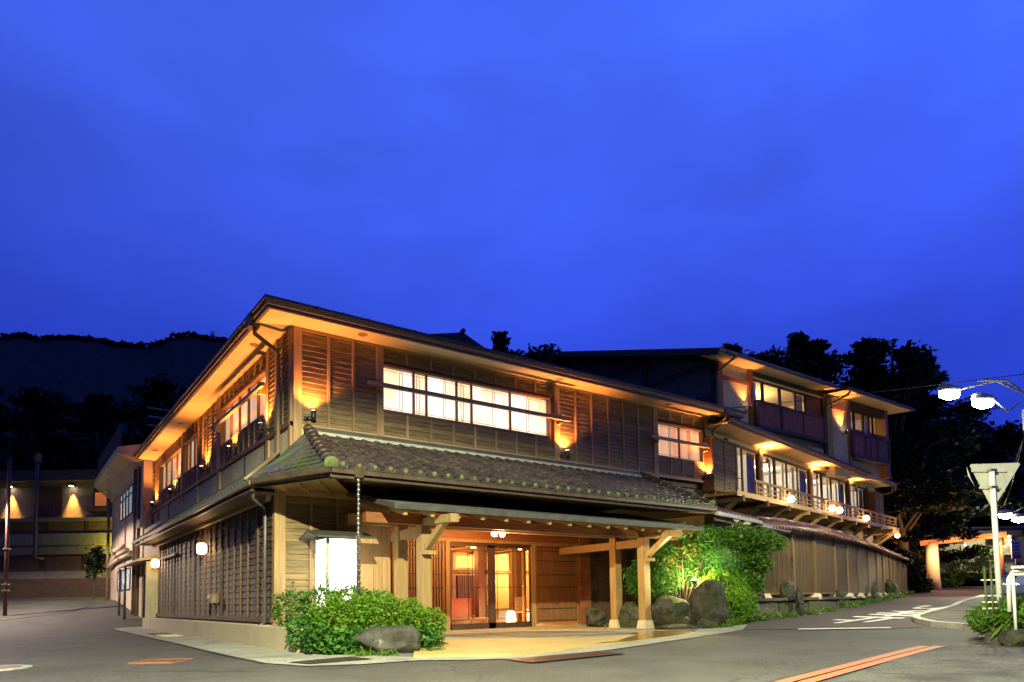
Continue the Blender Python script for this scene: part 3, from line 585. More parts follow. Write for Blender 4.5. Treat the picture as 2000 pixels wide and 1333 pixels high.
# ---- skirt roof over the ground floor, pantiles one by one
EX0, EX1, EY, EZ, TZ = -.10, 10.32, -2.28, 2.40, 3.52
def pantile():
    n = 7; V = []; F = []; w, L = .315, .335
    for k, (y, th) in enumerate(((0, 0), (L, 0))):
        for i in range(n+1):
            t = i/n; V.append(((t-.5)*w, y, .028*math.sin(t*2*math.pi*.98+.5)+(.018 if k == 0 else 0)))
    for i in range(n+1):
        t = i/n; V.append(((t-.5)*w, 0, .028*math.sin(t*2*math.pi*.98+.5)-.012))
    for i in range(n):
        F += [(i, i+1, n+2+i, n+1+i), (2*n+2+i, 2*n+3+i, i+1, i)]
    return mesh('roof_tile', V, F, 'tile', True)
PT = pantile()
def skirt_roof():
    b = MB()
    b.add([(EX0, EY, EZ-.06), (EX1, EY, EZ-.06), (10.05, 0, TZ-.05), (.32, 0, TZ-.05), (EX0, EY, EZ-.12), (EX1, EY, EZ-.12), (10.05, 0, TZ-.2), (.32, 0, TZ-.2)], [(0, 1, 2, 3), (4, 7, 6, 5), (0, 4, 5, 1), (0, 3, 7, 4), (1, 5, 6, 2)])
    r = b.build('skirt_roof', 'roof_dark', INN)
    ang = math.atan2(TZ-EZ, -EY); nr = 9; nc = 34; sl = math.hypot(TZ-EZ, EY); pr = (sl-.03)/nr; pc = (EX1-EX0)/nc
    for i in range(nr):
        for j in range(nc):
            t = i*pr/sl; x0 = EX0+(.32-EX0)*t; x1 = EX1+(10.05-EX1)*t; x = x0+(j+.5)*(x1-x0)/nc
            mt = Matrix.Translation((x, EY*(1-t)-.02, EZ+(TZ-EZ)*t-.015+random.uniform(0, .006))) @ Euler((ang-R(2.2), 0, R(random.uniform(-.8, .8)))).to_matrix().to_4x4() @ Matrix.Diagonal(((x1-x0)/nc/.30, 1, 1, 1))
            obj('roof_tile', PT, r, mt)
    kb = MB(); kb.lathe([(.0, -.05), (.035, -.045), (.048, -.02), (.05, 0), (.044, .025), (.03, .042), (.0, .05)], n=10); KM = mesh('eave_knob', kb.v, kb.f, 'tile_moss', True)
    for j in range(nc):
        x = EX0+(j+.72)*pc; obj('eave_knob', KM, r, Matrix.Translation((x, EY-.03, EZ+.025)) @ Matrix.Scale(random.uniform(.9, 1.1), 4))
    # flashing against the wall with white mortar under it
    b = MB(); b.box(.25, 10.1, -.14, .0, TZ-.02, TZ+.045); b.box(.22, 10.12, -.10, .0, TZ+.045, TZ+.085); b.build('flashing', 'roof_metal', r)
    box('mortar_strip', r, 'mortar', .36, 9.98, -.17, -.02, TZ-.08, TZ-.015)
    # hips
    cb = MB(); n = 10
    prof = ((-.16, .105), (-.15, .125), (-.12, .125), (-.11, .108), (.16, .098))
    for (y, rr) in prof:
        for j in range(n+1):
            t = math.pi*j/n; cb.v.append((rr*math.cos(t), y, rr*math.sin(t)*1.0))
    for i in range(len(prof)-1):
        for j in range(n): q = i*(n+1); cb.f.append((q+j, q+j+1, q+n+2+j, q+n+1+j))
    HM = mesh('ridge_tile', cb.v, cb.f, 'tile', True)
    for p0, p1 in (((EX0+.02, EY+.02, EZ+.02), (.30, -.06, TZ+.04)), ((EX1-.02, EY+.02, EZ+.02), (10.07, -.06, TZ+.02))):
        p0, p1 = Vector(p0), Vector(p1); d = (p1-p0).normalized(); k = 9
        x = d.cross(Vector((0, 0, 1))).normalized(); z = x.cross(d); rot = Matrix(((x.x, d.x, z.x), (x.y, d.y, z.y), (x.z, d.z, z.z))).to_4x4()
        for i in range(k): obj('ridge_tile', HM, r, Matrix.Translation(p0.lerp(p1, (i+.55)/k)) @ rot)
        e = MB(); e.lathe([(.0, -.05), (.10, -.045), (.135, -.01), (.135, .03), (.10, .05)], n=16)
        obj('ridge_end_tile', mesh('ridge_end_tile', e.v, e.f, 'tile_moss', True), r, Matrix.Translation(p0-d*.03+Vector((0, 0, .02))) @ rot @ Euler((R(90), 0, 0)).to_matrix().to_4x4())
    # gutter and soffit
    g = MB(); g.beam((EX0-.02, EY-.09, EZ-.10), (EX1+.05, EY-.09, EZ-.10), .10, .10); g.beam((EX0-.02, EY-.15, EZ-.055), (EX1+.05, EY-.15, EZ-.055), .02, .02); g.beam((EX0-.02, EY-.03, EZ-.19), (EX1+.05, EY-.03, EZ-.19), .05, .06)
    g.build('gutter', 'gutter', r)
    s = MB(); s.add([(EX0, EY, EZ-.16), (EX1, EY, EZ-.16), (EX1+.2, 1.7, EZ+.38), (-.4, 1.7, EZ+.38)], [(3, 2, 1, 0)]); s.build('soffit', 'lattice', r)
    for i in range(24): beam('rafter', r, 'beam', (.15+i*.44, EY+.05, EZ-.185), (.15+i*.44, -.17, EZ+.09), .045, .05)
    # warped corner slope where the skirt meets the side roof
    A, B, Cc, D = Vector((.28, -.03, TZ)), Vector((EX0, EY, EZ-.02)), Vector((-1.0, -.92, 2.27)), Vector((-.02, .15, 3.08))
    m = MB(); m.add([A, B, Cc, D, B-Vector((0, 0, .08)), Cc-Vector((0, 0, .08))], [(0, 3, 2, 1), (1, 2, 5, 4)]); cs = m.build('corner_slope', 'tile_blue', r)
    nrow, ncol = 10, 9; q = MB()
    for i in range(nrow):
        for j in range(ncol):
            def P(a, b): return B.lerp(A, b).lerp(Cc.lerp(D, b), a)
            o = .5/ncol if i % 2 else 0
            a0, a1 = j/ncol+o, min(1, (j+1)/ncol+o); b0, b1 = i/nrow, min(1, (i+1.15)/nrow)
            if a0 >= 1: continue
            up = Vector((-.3, -.35, .9)); w = [P(a0, b0)+up*.028, P((a0+a1)/2, b0-.02 if i else b0)+up*.04, P(a1, b0)+up*.028, P(a1, b1)+up*.006, P(a0, b1)+up*.006]
            q.add(w+[P(a0, b0)+up*.004, P((a0+a1)/2, b0)+up*.004, P(a1, b0)+up*.004], [(0, 4, 3, 2, 1), (0, 1, 6, 5), (1, 2, 7, 6)])
    q.build('corner_tiles', 'tile_blue', r, kind='stuff')
    g = MB(); up = Vector((0, 0, -.1)); o = Vector((-.05, -.05, 0)); g.beam(B+up+o+Vector((0, -.06, .02)), Cc+up+o+Vector((0, 0, .05)), .10, .10); g.beam(B+Vector((.04, .04, -.19)), Cc+Vector((.04, .04, -.12)), .05, .06); g.build('corner_gutter', 'gutter', r)
    s = MB(); s.add([B+Vector((0, 0, -.15)), Cc+Vector((0, 0, -.08)), (-.4, .2, EZ-.16), (1.2, -.17, EZ-.15)], [(0, 1, 2, 3)]); s.build('corner_soffit', 'beam', r)
    for a, c in (((-.45, -1.55), (.25, -.2)), ((-.25, -1.95), (.75, -.2)), ((-.8, -1.15), (-.15, -.2))): beam('rafter', r, 'beam', (*a, EZ-.2), (*c, EZ-.19), .06, .05)
skirt_roof()
# ---- pent roof along the left side
def pent_roof():
    b = MB(); b.add([(0, -.0, 3.06), (-1.0, -.9, 2.27), (-1.0, 13.5, 2.27), (0, 13.5, 3.06), (0, 0, 2.96), (-1.0, -.9, 2.19), (-1.0, 13.5, 2.19), (0, 13.5, 2.96)], [(0, 3, 2, 1), (4, 5, 6, 7), (1, 2, 6, 5), (2, 3, 7, 6)])
    r = b.build('side_roof', 'tile_blue', INN)
    q = MB(); n = 56
    for i in range(n):
        y = -.7+i*.252
        x0 = -1.0
        q.tube([(x0, y, 2.285), (x0+.5, y, 2.68), (-.02, y, 3.06)], .042, 6)
        q.tube([(x0-.012, y, 2.285), (x0+.012, y, 2.295)], .06, 8)
    q.build('tile_rolls', 'tile_blue', r, True, 'stuff')
    g = MB(); g.beam((-1.06, -.95, 2.20), (-1.06, 13.6, 2.20), .09, .08); g.beam((-1.0, -.8, 2.10), (-1.0, 13.5, 2.10), .03, .035); g.build('gutter', 'pipe', r)
    g = MB(); g.beam((-.72, -.5, 2.12), (-.72, 13.3, 2.12), .55, .02); g.build('soffit', 'plank_brown', r)
    box('eave_beam', r, 'beam', -.60, -.50, -.25, 12.6, 2.0, 2.11)
pent_roof()
# ---- ground floor, left side
ll = box('lower_wall', INN, 'darkwood', -.38, 1.3, -.14, 12.5, -.78, 2.3)
pp = (-.14, .79, 3.74, 6.69, 9.5, 12.4)
for a, b in zip(pp, pp[1:]):
    if a > 6.6 and a < 12:
        pass
    planks(ll, LL, a+.03, b-.03, -.27, 2.08, 'plank_brown', .14, .012)
bars(INN, LL, 'post', 'plank_brown', [(s, -.34, 2.1) for s in pp[1:-1]], .11, .0, .075)
bars(ll, LL, 'batten', 'batten_brown', [(s, -.27, 2.06) for s in (.34, 1.49, 2.05, 2.6, 3.18, 4.34, 4.87, 5.48, 6.07, 7.28, 7.89, 8.54, 9.05, 9.98, 10.5, 11.0, 11.5, 12.0)], .05, .02, .062)
LL.box('sill_beam', INN, 'plank_brown', -.17, 12.5, -.36, -.27, -.02, .075)
LL.box('top_beam', INN, 'plank_brown', -.17, 12.5, 2.06, 2.14, -.02, .07)
window(INN, LL, 9.0, 11.2, 1.62, 2.02, (9.7, 10.45), None, False, None, 'plank_brown')
LL.box('window_back', INN, 'plaster_dark', 9.0, 11.2, 1.6, 2.05, .03, .035)
LL.box('window_sill', INN, 'beam', 8.9, 11.3, 1.50, 1.57, .04, .16)
# ---- ground floor, front corner room
fl = box('corner_wall', INN, 'darkwood', -.36, 2.05, -.15, 1.8, -.78, 2.55)
planks(fl, FL, -.2, 1.32, -.4, 2.24, 'plank', .128)
FL.box('post', INN, 'post_pale', -.42, -.2, -.42, 2.26, -.1, .05)
bars(fl, FL, 'batten', 'batten', [(s, -.4, 2.24) for s in (.31, .86)], .06, .02, .06)
for s0, s1 in ((1.34, 1.66), (1.67, 1.86), (1.87, 2.06)): FL.box('wall_board', fl, 'post', s0, s1, -.45, 2.24, .0, .03)
FL.box('cornice', INN, 'beam', -.42, 2.06, 2.14, 2.26, .0, .07)
# platform the side wall stands on, with the planting bed at its near end
pl = MB(); pl.prism([(-.8, 13), (-.8, -1.6), (-.78, -2.3), (-.66, -2.75), (-.4, -2.9), (-.1, -2.6), (.1, -1.2), (1.2, -.16), (1.2, 13)], -1.05, -.405)
pl.build('plinth', 'platform', INN)
# ---- entrance wall
ew = box('entrance_wall', INN, 'redwood', 2.9, 13.2, 1.86, 2.0, 1.72, 2.35)
FD.box('lintel', INN, 'redwood', 2.3, 9.78, 1.64, 2.2, -.02, .06)
FD.box('lintel_rail', INN, 'post', 3.0, 9.7, 1.56, 1.64, -.04, .08)
def lattice(s0, s1, z0, z1, n, back='lattice', d=.0):
    b = MB(); w = (s1-s0)/n
    for i in range(n): b.fbox(FD, s0+i*w+w*.25, s0+(i+1)*w-w*.1, z0, z1, d, d+.035)
    p = FD.box('lattice_panel', INN, 'darkwood', s0, s1, z0, z1, d-.05, d-.03)
    b.build('lattice_slats', 'lattice', p, kind='stuff')
    for z in (z0+.06, z0+.40, z0+(z1-z0)*.46, z0+(z1-z0)*.62, z0+(z1-z0)*.80, z1-.16, z1-.06): FD.box('cross_rail', p, 'darkwood', s0, s1, z-.013, z+.013, d+.03, d+.045)
    for s in (s0, s1): FD.box('edge_stile', p, 'lattice', s-.03, s+.03, z0-.02, z1, d-.04, d+.05)
lattice(3.1, 3.95, -.7, 1.56, 11); lattice(4.0, 4.55, -.7, 1.56, 7)
lattice(7.62, 9.15, -.66, 1.56, 22)
FD.box('entrance_post', INN, 'post', 4.58, 4.70, -.77, 1.58, -.03, .09)
FD.box('entrance_post', INN, 'post', 7.42, 7.54, -.77, 1.58, -.03, .09)
FD.box('entrance_post', INN, 'redwood', 9.2, 9.62, -.77, 2.2, -.05, .12)
def doors():
    t = FD.box('door_head', INN, 'darkwood', 4.7, 7.42, 1.50, 1.56, -.03, .06)
    for k, (a, b2) in enumerate(((4.72, 6.06), (6.06, 7.40))):
        q = MB()
        for w in ((a, a+.05, -.76, 1.5), (b2-.11 if k == 0 else b2-.05, b2, -.76, 1.5), (a, b2, -.76, -.60), (a, b2, 1.44, 1.5)):
            if k == 1 and w[0] == a and w[1] == a+.05: w = (a, a+.11, -.76, 1.5)
            q.fbox(FD, *w, .0, .04)
        d = q.build('sliding_door', 'darkwood', INN)
        FD.box('pane', d, 'glass', a+.05, b2-.05, -.6, 1.44, .015, .021)
        m = MB(); c = (a+b2)/2-.02
        for s in (c-.07, c+.07, a+.18 if k else b2-.2): m.fbox(FD, s-.006, s+.006, -.5, 1.36, .022, .036)
        for z in (-.5, .36, 1.36): m.fbox(FD, a+.05, b2-.05, z-.006, z+.006, .022, .035)
        m.fbox(FD, c-.006, c+.006, -.6, -.5, .022, .036); m.fbox(FD, c-.006, c+.006, 1.36, 1.44, .022, .036); m.build('muntin', 'black_metal', d)
        s = b2-.055 if k == 0 else a+.055; h = MB(); h.fbox(FD, s-.012, s+.012, .28, .56, .075, .09); h.fbox(FD, s-.012, s+.012, .28, .30, .04, .08); h.fbox(FD, s-.012, s+.012, .54, .56, .04, .08); h.build('door_handle', 'steel', d)
doors()
for i in range(9): FD.box('wall_board', INN, 'plank_brown', 9.63+i*.4, 10.02+i*.4, -.75, 2.25, -.02, .012+.004*(i % 2))
FD.box('threshold', INN, 'concrete', 2.3, 9.6, -.79, -.755, -.1, .12)
# ---- lobby seen through the doors
def lobby():
    b = MB(); x0, x1, y0, y1, z0, z1 = 2.4, 12.6, 1.92, 7.0, -.77, 1.72
    b.add([(x0, y0, z0), (x1, y0, z0), (x1, y1, z0), (x0, y1, z0), (x0, y0, z1), (x1, y0, z1), (x1, y1, z1), (x0, y1, z1)], [(2, 6, 7, 3), (0, 3, 7, 4), (1, 5, 6, 2)]); r = b.build('lobby', 'room_wall', INN)
    b = MB(); b.box(x0, x1, y0, y1, z0-.06, z0); b.build('lobby_floor', 'room_floor', r)
    b = MB(); b.box(x0, x1, y0, y1, z1, z1+.05); b.build('lobby_ceiling', 'lattice', r)
    for i in range(10): box('ceiling_batten', r, 'redwood', x0+.3+i, x0+.38+i, y0, y1, z1-.06, z1)
    box('lobby_step', r, 'room_floor', x0, 8.0, 4.5, y1, z0, -.56); box('step_edge', r, 'beam', x0, 8.0, 4.42, 4.52, -.60, -.52)
    for x, y, w, m in ((7.55, 4.62, .24, 'lattice'), (6.35, 6.8, .2, 'lattice'), (7.2, 6.8, .34, 'lattice'), (7.75, 6.8, .18, 'redwood'), (9.15, 4.75, .26, 'lattice'), (10.6, 6.8, .3, 'lattice'), (9.5, 6.8, .16, 'lattice'), (8.55, 3.6, .1, 'lattice')): box('lobby_post', r, m, x-w/2, x+w/2, y-w/2, y+w/2, z0, z1)
    box('lattice_screen', r, 'darkwood', 8.1, 8.85, 6.85, 6.95, -.5, .9)
    for i in range(8): box('screen_slat', r, 'lattice', 8.12+i*.09, 8.16+i*.09, 6.81, 6.85, -.5, .9)
    box('wall_beam', r, 'lattice', x0, x1, 6.9, 6.98, .98, 1.10); box('side_wall_panel', r, 'redwood', x0, 7.0, 6.88, 6.97, -.56, .98)
    box('bench_top', r, 'beam', 8.45, 12.4, 4.9, 5.5, -.34, -.27); box('bench_base', r, 'room_white', 8.6, 12.3, 5.1, 5.45, z0, -.34)
    lamp('lobby_light', r, (6.3, 3.2, 1.45), 150, (1, .44, .11), radius=.2); lamp('lobby_light', r, (10.4, 5.9, 1.3), 290, (1, .53, .15), radius=.2); lamp('lobby_light', r, (7.0, 5.8, 1.4), 100, (1, .42, .10), radius=.2)
    lamp('bench_light', r, (9.6, 4.85, -.45), 30, (1, .72, .40), radius=.1)
    for x, y in ((7.05, 4.2), (6.95, 2.9), (8.9, 4.2)):
        b = MB(); b.lathe([(.09, 0), (.09, -.02), (.0, -.021)], (x, y, z1-.06), 14); b.build('ceiling_lamp', 'lamp_warm', r)
    box('wall_lamp_shade', r, 'shade_yellow', 7.95, 8.6, 6.5, 6.7, 1.16, 1.56)
lobby()

# ------------------------------------------------------------------ entrance porch
def porch():
    P = thing('entrance_porch', (5.3, -1.1, -.77), 'timber entrance porch with low metal roof and four square posts', 'porch')
    x0, x1, y0, y1 = 1.07, 9.72, -2.42, .3; z0, z1 = 1.76, 2.40
    def rz(y): return z0+(z1-z0)*(y-y0)/(y1-y0)
    b = MB(); b.add([(x0, y0, z0), (x1, y0, z0), (x1, y1, z1), (x0, y1, z1), (x0, y0, z0-.055), (x1, y0, z0-.055), (x1, y1, z1-.055), (x0, y1, z1-.055)], [(0, 1, 2, 3), (4, 7, 6, 5), (0, 4, 5, 1), (1, 5, 6, 2), (3, 2, 6, 7), (0, 3, 7, 4)])
    r = b.build('porch_roof', 'roof_metal', P)
    for i in range(12):
        y = y0+.02+i*.225; beam('roof_seam', r, 'roof_metal', (x0-.01, y, rz(y)+.012), (x1+.01, y, rz(y)+.012), .05, .028)
    beam('eave_edge', r, 'roof_metal', (x0-.03, y0-.02, z0-.02), (x1+.03, y0-.02, z0-.02), .05, .09)
    for x in (x0, x1): beam('verge', r, 'roof_metal', (x, y0, z0-.01), (x, y1, z1-.01), .05, .09)
    s = MB(); s.add([(x0, y0, z0-.06), (x1, y0, z0-.06), (x1, y1, z1-.06), (x0, y1, z1-.06)], [(3, 2, 1, 0)]); s.build('roof_boards', 'beam', r)
    c = MB(); c.add([(x0+.1, .29, z1-.05), (x1, .29, z1-.05), (x1+.2, 1.84, 2.36), (x0+.9, 1.84, 2.36)], [(3, 2, 1, 0)]); c.build('porch_ceiling', 'lattice', P)
    for i in range(15):
        x = 1.32+i*.575; beam('rafter', P, 'post_pale', (x, y0+.07, z0-.115), (x, .3, z1-.115), .075, .09)
    for x in (2.04, 8.39):
        for y in (-1.63, -.62):
            ps = box('post', P, 'post_pale', x, x+.22, y, y+.22, -.56, 1.6)
            c = MB(); c.add([(x-.05, y-.05, -.772), (x+.27, y-.05, -.772), (x+.27, y+.27, -.772), (x-.05, y+.27, -.772), (x-.02, y-.02, -.56), (x+.24, y-.02, -.56), (x+.24, y+.24, -.56), (x-.02, y+.24, -.56)], [(3, 2, 1, 0), (4, 5, 6, 7), (0, 1, 5, 4), (1, 2, 6, 5), (2, 3, 7, 6), (3, 0, 4, 7)])
            c.build('base_stone', 'foot_stone', ps)
        box('side_beam', P, 'post_pale', x+.03, x+.19, -1.41, 1.7, 1.30, 1.50)
        beam('arm', P, 'post_pale', (x+.11, -1.4, 1.60), (x+.11, -2.72, 1.56), .18, .155)
        beam('brace', P, 'post_pale', (x+.11, -1.60, 1.04), (x+.11, -2.38, 1.54), .12, .12)
        box('brace_shoe', P, 'post_pale', x-.015, x+.235, -1.80, -1.63, .93, 1.01)
    box('front_beam', P, 'redwood', .87, 9.9, -1.60, -1.44, 1.53, 1.72)
    box('rear_beam', P, 'beam', .95, 9.8, -.56, -.42, 1.60, 1.80)
    return P
porch()

# ------------------------------------------------------------------ fixed lamps
SPG = 'black spotlights on the upper walls'
def wall_spot(F, s, z, label, energy=34, out=.20, cone=122):
    t = thing('wall_spotlight', F.pt(s, z, 0), label, 'spotlight', SPG)
    p = F.pt(s, z, out); b = MB(); b.tube([F.pt(s-.10, z-.05, .03), F.pt(s-.10, z-.05, out*.7), F.pt(s-.03, z-.02, out)], .014, 6); b.tube([F.pt(s-.10, z-.05, .05), F.pt(s-.10, z-.05, .068)], .05, 12); b.build('arm', 'black_metal', t, True)
    b = MB(); b.tube([p+Vector((0, 0, -.08)), p+Vector((0, 0, -.06)), p+Vector((0, 0, .09))], [.035, .055, .055], 12); hd = b.build('head', 'black_metal', t, True)
    b = MB(); b.tube([p+Vector((0, 0, .088)), p+Vector((0, 0, .094))], .045, 12); b.build('lens', 'lamp_hot', hd)
    q = p+Vector((0, 0, .12)); lamp('bulb', hd, q, energy, WARM, 'SPOT', .03, F.pt(s, z+1.0, out-.12), cone, .7)
wall_spot(FU, .36, 3.82, 'black spotlight on the boarded wall by the upper left corner', 327)
wall_spot(FU, 7.16, 3.80, 'black spotlight below the right end of the long bright window', 377)
wall_spot(FU, 12.95, 3.74, 'black spotlight below the small orange upper window', 344)
wall_spot(LU, 1.52, 3.86, 'nearest black spotlight on the upper side wall', 290)
wall_spot(LU, 4.2, 3.86, 'black spotlight under the long lit side window', 290)
wall_spot(LU, 7.2, 3.86, 'black spotlight on the slatted panel of the side wall', 379)
wall_spot(LU, 11.9, 3.86, 'black spotlight under the far side windows', 379)
wall_spot(LU, 15.5, 3.86, 'farthest black spotlight at the end of the side wall', 379)
def wall_lantern(y, z, label, e=30):
    t = thing('wall_lantern', (-.4, y, z), label, 'wall lamp', 'glowing lamps on the lower side wall')
    b = MB(); b.box(-.48, -.40, y-.06, y+.06, z-.10, z+.10); b.build('back_plate', 'black_metal', t)
    b = MB(); b.lathe([(.06, -.14), (.11, -.11), (.12, .0), (.11, .11), (.06, .14)], (-.60, y, z), 12); g = b.build('globe', 'lamp_warm', t, True)
    lamp('bulb', g, (-.60, y, z), e*2, (1, .56, .22), radius=.125)
wall_lantern(5.14, 1.44, 'nearer glowing lamp on the dark side wall', 120); wall_lantern(11.97, 1.42, 'farther glowing lamp on the side wall by the doorway', 150)
def vent_hood():
    t = thing('vent_hood', (-.4, 4.1, .15), 'small dented metal hood on the lower side wall', 'vent hood')
    b = MB(); b.lathe([(.17, -.11), (.17, .0), (.13, .10), (.05, .12)], (-.52, 4.1, .16), 12); b.build('hood', 'pipe', t)
    b = MB(); b.tube([(-.52, 4.1, .06), (-.52, 4.1, -.14)], .03, 8); b.build('pipe', 'pipe_dark', t)
vent_hood()
def porch_lamp():
    t = thing('porch_lamp', (5.12, .1, 1.78), 'glowing twin globe lamp under the porch roof above the glass doors', 'ceiling lamp')
    b = MB(); b.tube([(5.12, .1, 1.95), (5.12, .1, 1.72)], .015, 6); b.box(4.92, 5.32, .06, .14, 1.70, 1.73); b.build('bracket', 'black_metal', t)
    for x in (5.0, 5.24):
        b = MB(); b.lathe([(.02, .08), (.06, .06), (.075, 0), (.06, -.06), (.02, -.08)], (x, .1, 1.64), 12); b.build('globe', 'lamp_warm', t, True)
    lamp('bulb', t, (5.12, .02, 1.50), 300, (1, .46, .13), radius=.12)
porch_lamp()
def lantern_sign():
    t = thing('lantern_sign', (.62, -.75, -.3), 'tall white glowing lantern box with a small grey gable roof', 'lantern')
    x0, x1, y0, y1, z0, z1 = .36, .96, -.98, -.38, -.1, 1.27
    b = MB()
    for x in (x0, x1):
        for y in (y0, y1): b.box(x-.025, x+.025, y-.025, y+.025, z0, z1)
    for z in (z0, z1-.03): b.box(x0, x1, y0, y1, z, z+.03)
    b.build('frame', 'grey_metal', t)
    for n, q in (('panel', (x0+.025, x1-.025, y0+.0, y0+.012)), ('panel', (x0+.025, x1-.025, y1-.012, y1))): box(n, t, 'paper_white', *q, z0+.03, z1-.03)
    for n, q in (('panel', (x0, x0+.012, y0+.025, y1-.025)), ('panel', (x1-.012, x1, y0+.025, y1-.025))): box(n, t, 'paper_white', *q, z0+.03, z1-.03)
    r = MB(); a, c = x0-.30, x1+.30; ym = (y0+y1)/2
    r.add([(a, y0-.26, z1+.0), (c, y0-.26, z1+.0), (c, ym, z1+.15), (a, ym, z1+.15), (a, y1+.2, z1), (c, y1+.2, z1), (a, y0-.26, z1-.03), (c, y0-.26, z1-.03), (c, ym, z1+.11), (a, ym, z1+.11), (a, y1+.2, z1-.03), (c, y1+.2, z1-.03)], [(0, 1, 2, 3), (3, 2, 5, 4), (0, 6, 7, 1), (6, 9, 8, 7), (9, 10, 11, 8), (0, 3, 9, 6), (3, 4, 10, 9), (1, 7, 8, 2), (2, 8, 11, 5)])
    r.build('roof', 'roof_metal', t)
    b = MB(); b.beam((x0, -.2, .95), (x0-.02, -.42, .95), .05, .03); b.beam((x1, -.2, .95), (x1, -.42, .95), .05, .03); b.beam((x0, -.2, .2), (x0, -.42, .2), .05, .03); b.build('bracket', 'grey_metal', t)
lantern_sign()
def rain_chain():
    x, y = .38, EY-.09
    t = thing('rain_chain', (x, y, 2.2), 'metal rain chain of cups hanging from the skirt roof gutter', 'rain chain')
    b = MB(); b.add([(x-.12, y-.08, EZ-.02), (x+.12, y-.08, EZ-.02), (x+.12, y+.08, EZ-.02), (x-.12, y+.08, EZ-.02), (x-.07, y-.05, EZ-.20), (x+.07, y-.05, EZ-.20), (x+.07, y+.05, EZ-.20), (x-.07, y+.05, EZ-.20)], [(4, 5, 1, 0), (5, 6, 2, 1), (6, 7, 3, 2), (7, 4, 0, 3), (7, 6, 5, 4)]); b.build('funnel', 'gutter', t)
    lk = MB(); lk.lathe([(.010, -.038), (.027, -.03), (.030, 0), (.022, .026), (.008, .038)], n=10); LM = mesh('link', lk.v, lk.f, 'steel', True)
    cu = MB(); cu.lathe([(.012, -.05), (.022, -.045), (.034, -.01), (.046, .035), (.050, .04), (.040, .03), (.012, -.02)], n=12); CM = mesh('cup', cu.v, cu.f, 'steel', True)
    z = EZ-.24
    for i in range(12): obj('link', LM, t, Matrix.Translation((x+random.uniform(-.004, .004), y, z)) @ Euler((0, 0, random.random()*3)).to_matrix().to_4x4()); z -= .085
    while z > .15: obj('cup', CM, t, Matrix.Translation((x+random.uniform(-.004, .006), y, z)) @ Euler((R(random.uniform(-4, 4)), R(random.uniform(-5, 5)), 0)).to_matrix().to_4x4()); z -= .103
    b = MB(); b.tube([(x, y, EZ-.2), (x, y, z)], .006, 6); b.build('wire', 'steel', t)
rain_chain()
# lobby furnishings that could be carried away
def red_chest():
    t = thing('red_chest', (6.95, 5.0, -.56), 'red lacquer chest standing in the lobby behind the left door', 'chest')
    box('body', t, 'cabinet_red', 6.5, 7.38, 4.8, 5.3, -.48, .04); box('top', t, 'cabinet_red', 6.46, 7.42, 4.76, 5.34, .04, .08); box('plinth', t, 'beam', 6.5, 7.5, 4.76, 5.3, -.56, -.48)
red_chest()
def floor_lamp():
    t = thing('floor_lantern', (7.73, 3.2, -.77), 'bright white paper floor lantern behind the right glass door', 'lantern')
    b = MB(); b.lathe([(.14, 0), (.15, .04), (.13, .05)], (7.73, 3.2, -.77), 14); b.build('base', 'darkwood', t)
    b = MB(); b.lathe([(.13, .06), (.15, .2), (.12, .40), (.09, .44)], (7.73, 3.2, -.77), 14); b.build('shade', 'lamp_warm', t, True)
    lamp('bulb', t, (7.9, 3.45, -.35), 50, (1, .66, .34), radius=.15)
floor_lamp()
def stool(x, y, label):
    t = thing('wooden_chair', (x, y, -.77), label, 'chair')
    box('seat', t, 'beam', x-.2, x+.2, y-.2, y+.2, -.40, -.34)
    for a in (-.16, .16):
        for c in (-.16, .16): box('leg', t, 'beam', x+a-.025, x+a+.025, y+c-.025, y+c+.025, -.77, -.4)
    box('back', t, 'beam', x-.2, x+.2, y+.17, y+.21, -.34, .1)
stool(8.75, 3.9, 'pale wooden chair in the lobby right of the floor lantern')

